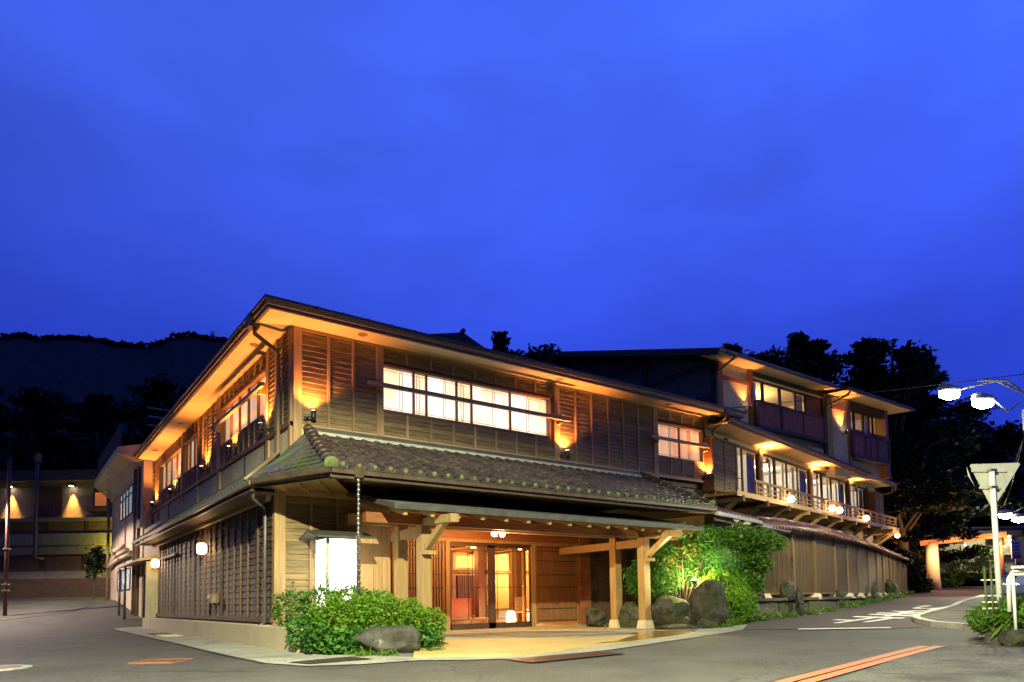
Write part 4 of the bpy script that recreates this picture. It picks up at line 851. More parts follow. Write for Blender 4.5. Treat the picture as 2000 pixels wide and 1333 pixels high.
# ------------------------------------------------------------------ balcony wing
WF = Fr(13.3, .1, 10.5, -1)
WING = thing('balcony_wing', WF.pt(9, -.6, -3), 'long upper wing with glazed front and timber balcony right of the inn', 'building')
def wing():
    # shell: an open-fronted room strip
    def fq(name, m, pts): b = MB(); b.add([WF.pt(*p) for p in pts], [tuple(range(len(pts)))]); return b.build(name, m, WING)
    s0, s1, z0, z1, d = 1.2, 16.3, 3.2, 5.18, -3.2
    bw = WF.box('room_back', WING, 'room_white', s0, s1, z0, z1, d-.1, d)
    WF.box('room_floor', WING, 'room_floor', s0, s1, z0-.08, z0, d, -.0); WF.box('room_ceiling', WING, 'room_white', s0, s1, z1, z1+.06, d, -.0)
    for s in (s0, 4.0, 8.8, 13.5, s1): WF.box('room_partition', WING, 'room_white', s-.05, s+.05, z0, z1, d, -.25)
    for s in (2.4, 5.6, 7.4, 10.3, 12.2, 15.0): lamp('room_light', WING, WF.pt(s, 4.95, -1.2), 80, (1, .86, .56), radius=.15)
    for s in (2.4, 6.4, 11.2, 15.0):
        b = MB(); p = WF.pt(s, z1-.02, -1.1); b.lathe([(.16, 0), (.16, -.05), (0, -.051)], p, 14); b.build('ceiling_lamp', 'lamp_warm', WING)
    WF.box('shelf', WING, 'beam', 4.3, 8.5, 4.0, 4.08, d, d+.4); WF.box('shelf', WING, 'beam', 9.2, 13.0, 3.9, 3.98, d, d+.5)
    # outer walls
    WF.box('wall', WING, 'plaster_cream', -.05, 1.2, 3.0, 5.6, -3.2, -.02); WF.box('wall_head', WING, 'plaster_cream', -.05, 17.6, 5.18, 5.62, -3.2, .03)
    WF.box('wall', WING, 'plaster_cream', 16.3, 17.6, 3.0, 5.2, -3.2, -.02); WF.box('lower_wall', WING, 'plaster_cream', -.05, 17.6, -.8, 3.12, -3.2, -.15)
    for a, m in ((3.92, 'post'), (8.82, 'post'), (13.55, 'darkwood'), (1.25, 'darkwood'), (16.2, 'darkwood')): WF.box('post', WING, m, a-.12, a+.12, z0, 5.25, -.1, .08)
    for k, (a, b2, st) in enumerate(((1.4, 3.8, (2.05, 2.5)), (4.05, 8.7, (5.2, 5.3, 6.4, 7.5)), (8.95, 13.4, (10.1, 10.2, 11.3, 12.4)), (13.7, 16.1, (14.9,)))):
        f = MB()
        for q in ((a, b2, z0, z0+.06), (a, b2, z1-.08, z1), (a, a+.05, z0, z1), (b2-.05, b2, z0, z1)): f.fbox(WF, *q, -.05, .03)
        w = f.build('window', 'darkwood', WING); ed = [a]+list(st)+[b2]
        for s in st: WF.box('stile', w, 'darkwood', s-.03, s+.03, z0, z1, -.04, .02)
        for i, (p, q) in enumerate(zip(ed, ed[1:])):
            if q-p < .2: continue
            WF.box('pane', w, 'glass_tint', p+.03, q-.03, z0+.06, z1-.08, -.015, -.009)
            if i % 2: WF.box('cross_bar', w, 'black_metal', p+.03, q-.03, 4.02, 4.045, -.008, .01)
            last = i == len(ed)-2; curtain('curtain', w, 'blue_reflection' if last else 'curtain_cloth', WF, q-(.62 if last else .22), q-.05, z0+.06, z1-.1, -.12, .03)  # last pane of each bay: sheet coloured like the reflected sky
    # eaves over the balcony
    e = MB(); e.fbox(WF, -.25, 17.6, 5.36, 5.40, 0, .92); sf = e.build('eave_soffit', 'soffit', WING)
    WF.box('fascia', sf, 'batten', -.3, 17.7, 5.36, 5.46, .92, 1.0); WF.box('gutter', sf, 'gutter', -.3, 17.7, 5.30, 5.36, .88, .95)
    r = MB(); r.add([WF.pt(-.3, 5.48, 1.05), WF.pt(17.75, 5.48, 1.05), WF.pt(17.75, 6.0, -1.2), WF.pt(-.3, 6.0, -1.2), WF.pt(-.3, 5.42, 1.05), WF.pt(17.75, 5.42, 1.05)], [(0, 1, 2, 3), (0, 4, 5, 1)]); r.build('eave_roof', 'roof_dark', WING)
    b = MB(); b.tube([WF.pt(17.3, 5.3, .9), WF.pt(17.3, 5.0, .9), WF.pt(17.55, 4.95, .1), WF.pt(17.55, 2.6, .06)], .035, 6); b.build('downpipe', 'pipe', WING)
    # shutter boxes
    for a, b2 in ((-.35, 1.28), (16.35, 17.75)):
        x = WF.box('shutter_box', WING, 'redwood', a, b2, 3.32, 4.95, -.02, .34)
        n = 13
        for i in range(n): WF.box('plank', x, 'plank', a+.08, b2-.06, 3.36+i*.117, 3.472+i*.117, .335, .352, R(7))
        for s in (a+.05, (a+b2)/2-.04, (a+b2)/2+.04, b2-.04): WF.box('batten', x, 'plank', s-.035, s+.035, 3.33, 4.94, .35, .375)
        WF.box('cap', x, 'plank', a-.05, b2+.05, 4.95, 5.0, -.02, .40)
    # balcony
    fl = WF.box('balcony_floor', WING, 'post_pale', -.2, 17.7, 3.13, 3.21, -.1, 1.02)
    WF.box('edge_board', fl, 'post_pale', -.2, 17.7, 3.08, 3.24, 1.02, 1.05)
    tr = WF.box('top_rail', WING, 'beam', 1.25, 17.6, 3.68, 3.745, .92, 1.0)
    for z in (3.52, 3.38): WF.box('rail', WING, 'beam', 1.25, 17.6, z-.016, z+.016, .945, .975)
    for i in range(17): WF.box('baluster', WING, 'beam', 1.3+i*1.0, 1.38+i*1.0, 3.21, 3.7, .925, .995)
    for i in range(16):
        if i % 2 == 0: WF.box('baluster', WING, 'beam', 1.52+i*1.0, 1.57+i*1.0, 3.21, 3.7, .935, .985)
    for i, s in enumerate((.2, 2.0, 3.8, 5.6, 7.4, 9.2, 11.0, 12.8, 14.6, 16.4, 17.4)):
        m = 'beam' if i > 2 else 'plank_brown'
        beam('bracket_arm', WING, m, WF.pt(s, 3.03, -.15), WF.pt(s, 3.03, 1.08), .14, .18)
        beam('bracket_brace', WING, m, WF.pt(s, 2.32, -.15), WF.pt(s, 2.98, .85), .11, .12)
wing()
def balcony_lamp(s, z, d, label, e=230):
    p = WF.pt(s, z, d); t = thing('balcony_lamp', p, label, 'lamp', 'glowing lamps along the balcony edge')
    b = MB(); b.lathe([(.05, -.13), (.05, -.09), (.02, -.085)], p, 10); b.tube([p+Vector((0, 0, -.1)), WF.pt(s, z-.1, d-.15)], .015, 6); b.build('holder', 'black_metal', t)
    b = MB(); b.lathe([(.04, -.12), (.10, -.08), (.125, 0), (.10, .085), (.04, .12)], p, 12); g = b.build('globe', 'lamp_warm', t, True)
    lamp('bulb', g, WF.pt(s, z, d), e*1.5, (1, .42, .12), radius=.13)
balcony_lamp(3.75, 3.33, 1.14, 'nearest globe lamp on the balcony edge'); balcony_lamp(7.85, 3.36, 1.14, 'left one of the paired globe lamps on the balcony edge'); balcony_lamp(8.7, 3.36, 1.14, 'right one of the paired globe lamps on the balcony edge'); balcony_lamp(12.1, 3.30, 1.14, 'farthest globe lamp on the balcony edge')
def eave_spot(F, s, z, d, label, e, up, grp, cone=110):
    t = thing('eave_spotlight', F.pt(s, z, 0), label, 'spotlight', grp)
    p = F.pt(s, z, d); b = MB(); b.tube([F.pt(s-.05, z-.06, .0), F.pt(s-.02, z-.04, d)], .016, 6); b.build('arm', 'black_metal', t)
    b = MB(); b.tube([F.pt(s-.02, z-.07, d), F.pt(s+.02, z+.09, d+.01)], [.04, .06], 10); h = b.build('head', 'black_metal', t, True)
    b = MB(); b.tube([F.pt(s+.02, z+.088, d+.01), F.pt(s+.021, z+.095, d+.01)], .05, 10); b.build('lens', 'lamp_hot', h)
    lamp('bulb', h, F.pt(s+.03, z+.12, d+.01), e, WARM, 'SPOT', .03, up, cone, .7)
for s, lb in ((3.95, 'spotlight on the first balcony post lighting the eaves'), (8.85, 'spotlight on the middle balcony post lighting the eaves'), (13.7, 'spotlight on the last dark balcony post lighting the eaves')):
    eave_spot(WF, s, 4.82, .28, lb, 300, WF.pt(s+.1, 5.6, .40), 'spotlights on the balcony posts', 145)

# ------------------------------------------------------------------ third-floor guest block behind the wing
G3 = Fr(0, 1.6, 0, -1)
BLK = thing('guest_block', (22, 4, 5.3), 'upper guest block with gabled plaster end and slatted balconies behind the wing', 'building')
def block():
    X0, X1 = 15.95, 27.9
    box('wall', BLK, 'plaster_dark', X0, X1, 1.62, 9.5, 5.3, 7.35)
    G3.box('wall_panel', BLK, 'plaster', X0+.1, 17.75, 5.3, 8.55, -.1, .0); G3.box('wall_panel', BLK, 'plaster', 23.2, 24.35, 5.0, 8.35, -.1, .3); G3.box('wall_foot', BLK, 'plaster', 17.75, 28.0, 5.2, 6.1, -.1, .02)
    gx = MB(); gx.add([(X0, 1.6, 5.3), (X0, 9.3, 5.3), (X0, 9.3, 10.8), (X0, 1.6, 8.5)], [(0, 3, 2, 1)]); gx.add([(X0, 9.3, 5.3), (X0, 17, 5.3), (X0, 17, 8.5), (X0, 9.3, 10.8)], [(0, 3, 2, 1)]); gx.build('gable_wall', 'plaster_dark', BLK)
    for y in (1.62, 4.9, 8.2): box('gable_post', BLK, 'darkwood', X0-.06, X0+.05, y, y+.22, 5.3, 8.55+(y-1.6)*.29)
    for z, a, b2 in ((8.50, 1.7, 5.4), (8.5, 5.4, 9.3), (9.45, 4.9, 9.3), (7.3, 1.7, 9.3)): box('gable_beam', BLK, 'darkwood', X0-.04, X0+.04, a, b2, z-.09, z+.09)
    for a, b2, m in ((X0-.02, X0+.2, 'redwood'), (17.75, 18.0, 'redwood'), (22.9, 23.15, 'darkwood'), (24.35, 24.6, 'redwood'), (27.7, 27.95, 'redwood')): G3.box('post', BLK, m, a, b2, 5.3, 8.5, -.1, .36 if a > 24 else .1)
    G3.box('wall_beam', BLK, 'redwood', X0+.2, 17.75, 7.92, 8.06, -.02, .06); G3.box('wall_beam', BLK, 'redwood', 23.15, 24.35, 7.82, 7.96, .28, .35)
    # rooms
    for a, b2, d in ((18.0, 22.9, 0), (24.6, 27.7, .1)):
        zf, zc = 6.3, 8.26
        box('room_wall', BLK, 'room_wall', a, b2, 4.6, 4.7, zf, zc); box('room_ceiling', BLK, 'room_wall', a, b2, 1.5, 4.6, zc, zc+.05); box('room_wall', BLK, 'room_wall', a-.02, a+.04, 1.7, 4.6, zf, zc); box('room_wall', BLK, 'room_wall', b2-.04, b2+.02, 1.7, 4.6, zf, zc)
        lamp('room_light', BLK, ((a+b2)/2-.6, 3.0, 7.95), 300 if a < 20 else 60, (1, .66, .28), radius=.2)
    b = MB(); b.lathe([(.2, 0), (.2, -.04), (0, -.041)], (19.7, 2.9, 8.25), 14); b.build('ceiling_lamp', 'lamp_warm', BLK)
    G3.box('head_wall', BLK, 'darkwood', 18.0, 22.9, 8.2, 8.55, -.06, .02); G3.box('head_wall', BLK, 'darkwood', 24.6, 27.7, 8.05, 8.45, .1, .3)
    for a, b2, st, z0, z1, dd in ((18.02, 21.75, (18.75, 19.9, 20.95), 7.45, 8.2, -.03), (24.65, 27.0, (25.3, 26.1, 26.6), 7.15, 8.03, .12)):
        f = MB()
        for q in ((a, b2, z0-.06, z0), (a, b2, z1, z1+.05), (a, a+.05, z0, z1), (b2-.05, b2, z0, z1)): f.fbox(G3, *q, dd-.04, dd+.04)
        w = f.build('window', 'darkwood', BLK); ed = [a]+list(st)+[b2]
        for s in st: G3.box('stile', w, 'darkwood', s-.07, s+.07, z0, z1, dd-.03, dd+.03)
        for p, q in zip(ed, ed[1:]): G3.box('pane', w, 'glass_tint', p+.05, q-.05, z0, z1, dd-.005, dd)
        curtain('curtain', w, 'curtain_cloth', G3, a+.05, a+.5, z0, z1, dd-.1, .03); curtain('curtain', w, 'curtain_cloth', G3, b2-.5, b2-.05, z0, z1, dd-.1, .03)
    G3.box('dark_wall', BLK, 'darkwood', 21.8, 22.9, 6.3, 8.3, -.05, .0)
    G3.box('under_window', BLK, 'darkwood', 18.0, 22.9, 6.2, 7.40, -.08, -.03); G3.box('under_window', BLK, 'darkwood', 24.6, 27.7, 5.9, 7.1, .05, .1)
    # balconies with slatted fronts
    for a, b2, z0, z1, dd in ((17.95, 22.7, 6.42, 7.33, .24), (24.5, 27.8, 6.0, 6.98, .42)):
        bal = MB()
        bal.fbox(G3, a, b2, z1-.05, z1+.03, dd-.05, dd+.06); bal.fbox(G3, a, b2, z0-.05, z0+.03, dd-.05, dd+.06); bal.fbox(G3, a, b2, z0-.12, z0-.05, 0, dd+.05)
        rl = bal.build('balcony', 'darkwood', BLK); n = int((b2-a)/.115); sl = MB()
        for i in range(n):
            if i % 14 == 13: continue
            sl.fbox(G3, a+.03+i*.115, a+.115+i*.115, z0, z1, dd-.01, dd+.02)
        sl.build('slats', 'redwood', rl, kind='stuff')
        for i in range(4): s = a+.06+(b2-a-.12)*i/3; G3.box('baluster', rl, 'darkwood', s-.06, s+.06, z0-.1, z1+.02, dd-.03, dd+.05)
    # roofs
    b = MB()
    for a, c, ze, yo in ((15.1, 22.95, 8.52, .85), (22.9, 28.75, 8.38, .45)):
        b.add([(a, yo, ze), (c, yo, ze), (c, 9.3, ze+2.45), (a, 9.3, ze+2.45), (a, yo, ze+.09), (c, yo, ze+.09), (c, 9.3, ze+2.54), (a, 9.3, ze+2.54)], [(4, 5, 6, 7), (0, 4, 7, 3), (1, 2, 6, 5), (0, 1, 5, 4)])
    b.add([(15.1, 9.3, 11.06), (28.7, 9.3, 11.06), (28.7, 18, 8.4), (15.1, 18, 8.4), (15.1, 9.3, 10.97), (15.1, 18, 8.31)], [(0, 1, 2, 3), (0, 3, 5, 4)])
    r = b.build('roof', 'roof_dark', BLK)
    for a, c, ze, yo in ((15.1, 22.9, 8.52, .85), (22.92, 28.7, 8.38, .45)):
        s = MB(); s.add([(a, yo+.02, ze-.012), (c, yo+.02, ze-.012), (c, 1.7, ze+.06), (a, 1.7, ze+.06)], [(3, 2, 1, 0)]); s.build('eave_soffit', 'soffit', r)
        beam('fascia', r, 'batten', (a, yo-.02, ze+.04), (c, yo-.02, ze+.04), .05, .13); beam('gutter', r, 'gutter', (a+.3, yo-.07, ze-.02), (c, yo-.07, ze-.02), .07, .08)
    beam('verge_board', r, 'darkwood', (15.08, .85, 8.48), (15.08, 9.3, 10.93), .06, .24)
    b = MB(); b.tube([(15.9, .75, 8.5), (15.9, .8, 8.4), (15.85, 1.5, 8.1), (15.85, 1.55, 6.2)], .05, 8); b.build('downpipe', 'pipe', BLK)
    b = MB(); b.tube([(23.0, .38, 8.3), (23.02, .5, 8.2), (22.9, 1.4, 7.85), (22.9, 1.45, 5.6)], .05, 8); b.build('downpipe', 'gutter', BLK)
block()
eave_spot(G3, 17.55, 6.98, .22, 'spotlight lighting the plaster wall beside the third floor window', 200, (17.25, 1.5, 8.3), 'spotlights on the guest block', 80)
eave_spot(G3, 23.9, 6.85, .5, 'spotlight lighting the narrow plaster wall of the guest block', 340, (23.55, 1.25, 8.3), 'spotlights on the guest block', 80)
# small gable roof rising behind the main roof
def rear_gable():
    t = thing('rear_gable', (13.3, 14.4, 7), 'dark gabled roof peeping over the main roof', 'building')
    cx, cy = xy(-2.42, 34); F = Fr(cx, cy, -18, -1); n = 9
    b = MB(); za, w, dr = 13.35, 5.2, 3.1
    b.add([F.pt(0, za, .5), F.pt(w, za-dr, .5), F.pt(w, za-dr, -8), F.pt(0, za, -8), F.pt(-w, za-dr*.26, .5), F.pt(-w, za-dr*.26, -8)], [(0, 1, 2, 3), (0, 3, 5, 4)])
    b.add([F.pt(0, za-.45, .5), F.pt(w, za-dr-.45, .5), F.pt(-w, za-dr*.26-.45, .5), F.pt(0, za, .5), F.pt(w, za-dr, .5), F.pt(-w, za-dr*.26, .5)], [(0, 1, 4, 3), (2, 0, 3, 5)])
    b.build('roof', 'roof_dark', t)
    b = MB(); b.add([F.pt(0, za-.4, .1), F.pt(w, za-dr-.4, .1), F.pt(w, 6, .1), F.pt(-w, 6, .1), F.pt(-w, za-dr*.26-.4, .1)], [(0, 4, 3, 2, 1)]); b.build('gable_wall', 'darkwood', t)
    b = MB(); b.tube([F.pt(0, za+.06, .6), F.pt(0, za+.1, -8)], .12, 8); b.build('ridge', 'roof_dark', t)
rear_gable()

# ------------------------------------------------------------------ tiled garden wall-roof and board fence
FP = [(12.91, -1.72), (13.37, -1.68), (15.10, -1.58), (16.77, -1.32), (19.16, -.71), (20.90, -.25), (22.82, .33), (25.06, 1.06), (27.38, 1.84), (29.45, 2.56), (31.98, 3.43), (33.71, 4.03), (36.0, 4.84), (40.11, 6.17)]
def fence():
    t = thing('board_fence', (20, -.5, -.05), 'tall brown board fence with a tiled coping along the side road', 'fence')
    zb, zt = .07, 2.0
    for i, (a, b) in enumerate(zip(FP, FP[1:])):
        A, B = Vector((*a, 0)), Vector((*b, 0)); d = (B-A).normalized(); L = (B-A).length; n = Vector((d.y, -d.x, 0)); F = Fr(a[0], a[1], math.degrees(math.atan2(d.y, d.x)), -1)
        p = F.box('panel', t, 'fencewood', .06, L-.02, zb, zt-.06, -.03, -.01); k = max(4, int(L/.10)); q = MB()
        for j in range(k): q.fbox(F, .06+(L-.08)*j/k+.006, .06+(L-.08)*(j+1)/k-.006, zb+.03, zt-.08, -.012, .006+.003*((j*7) % 3))
        q.build('boards', 'fencewood', p, kind='stuff')
        F.box('bottom_rail', p, 'fencepost', .06, L-.02, zb-.03, zb+.03, -.03, .03); F.box('top_rail', p, 'fencepost', .06, L-.02, zt-.12, zt-.07, -.03, .03)
        if i > 0:
            ps = F.box('post', t, 'fencepost', -.06, .06, zb-.05, zt, -.06, .06)
            c = MB(); c.add([F.pt(-.22, -.12, .2), F.pt(.22, -.12, .2), F.pt(.22, -.12, -.2), F.pt(-.22, -.12, -.2), F.pt(-.15, zb, .12), F.pt(.15, zb, .12), F.pt(.15, zb, -.12), F.pt(-.15, zb, -.12)], [(4, 5, 6, 7), (0, 1, 5, 4), (1, 2, 6, 5), (2, 3, 7, 6), (3, 0, 4, 7)]); c.build('foot_stone', 'foot_stone', ps)
        if i >= 1:   # coping: ridge, slopes with tile rolls
            r = MB(); o = Vector((0, 0, 1))
            P = lambda s, dd, z: F.pt(s, z, dd)
            r.add([P(-.02, .34, zt+.02), P(L+.02, .34, zt+.02), P(L+.02, -.12, zt+.30), P(-.02, -.12, zt+.30), P(-.02, -.5, zt+.05), P(L+.02, -.5, zt+.05), P(-.02, .34, zt-.03), P(L+.02, .34, zt-.03), P(L+.02, -.5, zt-.0), P(-.02, -.5, zt)], [(0, 1, 2, 3), (3, 2, 5, 4), (0, 6, 7, 1), (6, 9, 8, 7)])
            cp = r.build('coping', 'tile_red', t); q = MB()
            for j in range(max(2, int(L/.19))):
                s = .08+j*.19; q.tube([P(s, .36, zt+.03), P(s, -.10, zt+.31)], .038, 6); q.tube([P(s, .37, zt+.02), P(s, .385, zt+.02)], .055, 8)
            q.build('coping_tiles', 'tile_red', cp, True, 'stuff')
            tubeo('ridge_roll', cp, 'tile_red', [P(-.02, -.12, zt+.33), P(L+.02, -.12, zt+.33)], .07, 8)
fence()
def link_roof():
    """low tiled roof that runs from the skirt roof round to the fence"""
    t = thing('link_roof', (12.5, -1, 2.2), 'low purple tiled roof between the skirt roof and the fence', 'roof')
    secs = (((10.38, -2.30), (12.78, -2.02), 2.26, 2.16), ((12.82, -2.0), (14.5, -1.82), 2.08, 2.02))
    for k, (a, b, za, zb) in enumerate(secs):
        A, B = Vector((*a, za)), Vector((*b, zb)); T0, T1 = Vector((10.2+k*2.7, .05, za+.75)), Vector((13.2+k*2.2, .1+k*.25, zb+.75))
        m = MB(); m.add([A, B, T1, T0, A-Vector((0, 0, .07)), B-Vector((0, 0, .07))], [(0, 1, 2, 3), (0, 4, 5, 1)]); r = m.build('roof_slope', 'tile_red', t)
        q = MB(); n = int((B-A).length/.2)
        for j in range(n):
            f = (j+.5)/n; q.tube([A.lerp(B, f)+Vector((0, -.02, .015)), T0.lerp(T1, f)+Vector((0, 0, .02))], .042, 6)
        q.build('tile_rolls', 'tile_red', r, True, 'stuff')
        g = MB(); o = Vector((0, -.07, -.06)); g.beam(A+o, B+o, .09, .09); g.build('gutter', 'aluminium', r)
        g = MB(); g.beam(A+Vector((.1, .05, -.2)), B+Vector((-.1, .05, -.2)), .05, .07); g.build('eave_beam', 'darkwood', r)
link_roof()
# ------------------------------------------------------------------ left: plaster annex, doorway, far building
def annex():
    t = thing('plaster_annex', (2, 22, -.78), 'pinkish plaster annex with pipes at the far end of the side wall', 'building')
    AF = Fr(-.35, 0, 90, 1)
    box('wall', t, 'plaster_pink', -.35, 6, 16.56, 26.6, -.9, 6.1); box('link_wall', t, 'plaster', -.3, .6, 12.52, 16.5, -.9, 3.0)
    s = MB(); s.add([(-.35, 16.6, 5.75), (-1.15, 17.6, 6.15), (-1.15, 27.0, 6.15), (-.35, 26.6, 5.3), (-1.15, 17.6, 6.4), (-1.15, 27.0, 6.4), (2, 27.0, 6.4), (2, 16.6, 6.4), (-.35, 16.6, 6.4)], [(0, 1, 2, 3), (1, 4, 5, 2), (4, 8, 7, 6, 5), (0, 8, 4, 1)]); s.build('eave', 'plaster_pink', t)
    for y in np.arange(18, 27, .22): box('roof_slat', t, 'darkwood', -1.0, -.96, y, y+.12, 6.4, 7.5)
    window(t, AF, 19.3, 23.2, 4.0, 5.15, (20.3, 21.3, 22.3), 'window_blue', False, 4.85, 'gutter', d0=.0, cd=.005)
    window(t, AF, 19.6, 23.6, .75, 1.6, (21, 22.3), 'window_blue', False, None, 'gutter', d0=.0, cd=.005)
    for y, x in ((26.6, -.5), (17.9, -.46), (17.3, -.42)): tubeo('downpipe', t, 'pipe', [(x, y, 5.6), (x, y, -.75)], .07, 8)
    for i in range(3): tubeo('duct', t, 'plaster_pink', [(-.55-.12*i, 18.2, 2.15+.15*i), (-.55-.12*i, 21.5, 2.15+.15*i), (-.5, 24.2, 2.1+.15*i), (-.5, 26.4, 1.9)], .09, 8)
    box('unit_box', t, 'grey_metal', -.55, -.15, 16.0, 16.45, 3.05, 3.35)
    # doorway
    ca = MB(); ca.add([(-.3, 12.55, 1.78), (-1.05, 12.55, 1.6), (-1.05, 18.4, 1.6), (-.3, 18.4, 1.78), (-.3, 12.55, 1.66), (-1.05, 12.55, 1.52), (-1.05, 18.4, 1.52), (-.3, 18.4, 1.66)], [(0, 3, 2, 1), (4, 5, 6, 7), (0, 1, 5, 4), (1, 2, 6, 5), (2, 3, 7, 6)]); ca.build('canopy', 'plaster', t)
    box('side_wing', t, 'plaster', -.78, -.3, 12.55, 12.68, -.7, 1.52)
    AL = Fr(-.3, 0, 90, 1)
    d = AL.box('door', t, 'darkwood', 13.4, 15.9, -.7, 1.15, .0, .04); AL.box('door_frame', t, 'plank_brown', 13.3, 13.4, -.7, 1.2, .0, .09); AL.box('door_frame', t, 'plank_brown', 15.9, 16.05, -.7, 1.2, .0, .09); AL.box('handle', d, 'steel', 14.6, 14.64, .1, .4, .05, .08); AL.box('transom', t, 'white_plaster', 13.4, 15.9, 1.18, 1.48, .0, .03)
    for y in (16.3, 17.9): tubeo('canopy_post', t, 'pipe_dark', [(-.95, y, -.7), (-.95, y, 1.5)], .045, 8)
    fr = MB()
    for z in (6.9, 7.25, 7.6): fr.tube([(-.4, 14+z*.2, z), (3.5, 14+z*.2, z)], .03, 6)
    fr.build('roof_frame', 'aluminium', t)
annex()
def far_left():
    K = 40/33; ox, oy = xy(-34*K, 40); B = Fr(ox, oy, -36.25, -1)
    t = thing('terraced_building', (*xy(-24, 33), .4), 'dark terraced building with two downlit wall strips beyond the left road', 'building')
    bm = lambda n, m, u0, u1, z0, z1, d0, d1: B.box(n, t, m, (u0+34)*K, (u1+34)*K, z0*K, z1*K, d0*K, d1*K)
    bm('upper_wall', 'plaster_dark', -34, -14, 4.2, 6.0, -5, 0); bm('roof', 'roof_dark', -34.5, -13.5, 6.0, 6.5, -5, .7)
    bm('ledge', 'plaster_dark', -34, -14, 4.1, 4.25, -1, .5); bm('slat_band', 'plank_brown', -34, -14, 3.5, 4.1, -1, .2); bm('parapet', 'plaster_dark', -34, -14, 2.5, 3.5, -1, .45)  # darker plaster on the parapets stands in for dim light on them
    bm('slat_band', 'plank_brown', -34, -14, 1.7, 2.5, -1, .3); bm('parapet', 'plaster_dark', -34, -14, 1.35, 1.7, -1, .5); bm('base_wall', 'plank_brown', -34, -14, -.2, 1.35, -1, .7)
    for u in (-28, -26, -24, -22.2, -20.3, -18): bm('slat_post', 'darkwood', u-.08, u+.08, 1.7, 2.5, .3, .36); bm('slat_post', 'darkwood', u-.08, u+.08, 3.5, 4.1, .2, .26)
    for u0, u1 in ((-23.0, -22.3), (-22.2, -21.65), (-27, -26)): bm('shutter', 'darkwood', u0, u1, 4.4, 5.8, .0, .05)
    w = bm('window', 'darkwood', -20.15, -19.4, 4.75, 5.6, .0, .06); B.box('pane', w, 'window_orange', (34-20.05)*K, (34-19.5)*K, 4.85*K, 5.5*K, .06*K, .07*K); bm('window_sill', 'darkwood', -20.3, -19.3, 4.55, 4.75, .0, .35)
    tubeo('flue', t, 'pipe_dark', [B.pt((34-22.3)*K, 6.9*K, .9*K), B.pt((34-22.3)*K, 2.35*K, .9*K), B.pt((34-21.9)*K, 2.25*K, .9*K)], .10, 10)
    b = MB(); b.tube([B.pt((34-22.3)*K, 6.85*K, .9*K), B.pt((34-22.3)*K, 7.25*K, .9*K)], .2, 10); b.build('flue_cap', 'pipe_dark', t)
    tubeo('wall_pipe', t, 'pipe', [B.pt((8)*K, 2.9*K, .55*K), B.pt((20)*K, 2.95*K, .55*K)], .05, 6)
    for u, lb in ((-21.15, 'downlight with a warm cone right of the flue on the terraced building'), (-24.1, 'downlight with a warm cone at the far left of the terraced building')):
        l = thing('wall_downlight', B.pt((34+u)*K, 5.9*K, .0*K), lb, 'wall lamp', 'downlights on the terraced building')
        b = MB(); p = B.pt((34+u)*K, 5.82*K, .17*K); b.lathe([(.05, .14), (.13, .10), (.16, 0), (.14, .0)], p, 12); b.tube([p+Vector((0, 0, .1)), B.pt((34+u)*K, 5.95*K, 0*K)], .02, 6); h = b.build('shade', 'black_metal', l)
        b = MB(); b.lathe([(.10, .03), (.11, .0), (.0, -.01)], p, 10); b.build('bulb_glass', 'lamp_hot', h)
        lamp('bulb', l, p+Vector((0, 0, -.05)), 3600, (1, .42, .07), 'SPOT', .04, p+Vector((.06, .08, -2)), 46, .8)
    l = thing('yellow_floodlight', B.pt((34-18.3)*K, 2.7*K, 1.0*K), 'yellow light on the terrace parapet behind the annex', 'lamp')
    p = B.pt((34-18.55)*K, 2.75*K, 1.1*K); b = MB(); b.box(p.x-.1, p.x+.1, p.y-.1, p.y+.1, p.z-.1, p.z+.1); b.build('housing', 'black_metal', l)
    lamp('bulb', l, p+Vector((-.25, -.1, .25)), 240, (.95, .82, .06), radius=.1)
far_left()

# ------------------------------------------------------------------ street lamps, poles, signs
def lamp_head(t, p, d, e, col, m='lamp_white', cone=None):
    """one luminaire: tapered hood over a glowing bowl"""
    p = Vector(p); d = Vector(d).normalized()
    b = MB(); b.tube([p-d*.32, p-d*.24, p+d*.05, p+d*.30, p+d*.36], [.05, .10, .15, .12, .04], 12); h = b.build('lamp_hood', 'grey_metal', t, True)
    b = MB(); b.tube([p-d*.26+Vector((0, 0, -.10)), p-d*.20+Vector((0, 0, -.13)), p+d*.05+Vector((0, 0, -.16)), p+d*.28+Vector((0, 0, -.13)), p+d*.34+Vector((0, 0, -.10))], [.03, .11, .15, .11, .03], 12); b.build('bowl', m, h, True)
    if cone: lamp('bulb', h, p+d*.05+Vector((0, 0, -.46)), e, col, 'SPOT', .10, p+d*.05+Vector((0, 0, -3)), cone, .12)
    else: lamp('bulb', h, p+d*.05+Vector((0, 0, -.36)), e, col, 'POINT', .12)
MERC = (1, .97, .55)
def street_lamp(bx, by, heads, top, label, e, pole_r=.09, col=MERC, cone=158):
    z0 = gz(bx, by); t = thing('street_lamp', (bx, by, z0), label, 'street lamp', 'street lamps')
    b = MB(); b.tube([(bx, by, z0), (bx, by, z0+1), (bx, by, top)], [pole_r*1.25, pole_r*1.1, pole_r*.8], 12); b.build('pole', 'grey_metal', t, True)
    for h in heads:
        h = Vector(h); d = Vector((h.x-bx, h.y-by, 0)); d.normalize()
        m = Vector((bx, by, top)).lerp(h, .45)+Vector((0, 0, .25))
        b = MB(); b.tube([(bx, by, top-.25), m, h-d*.25], .032, 8); b.build('arm', 'grey_metal', t, True)
        lamp_head(t, h, d, e, col, cone=cone)
    return t
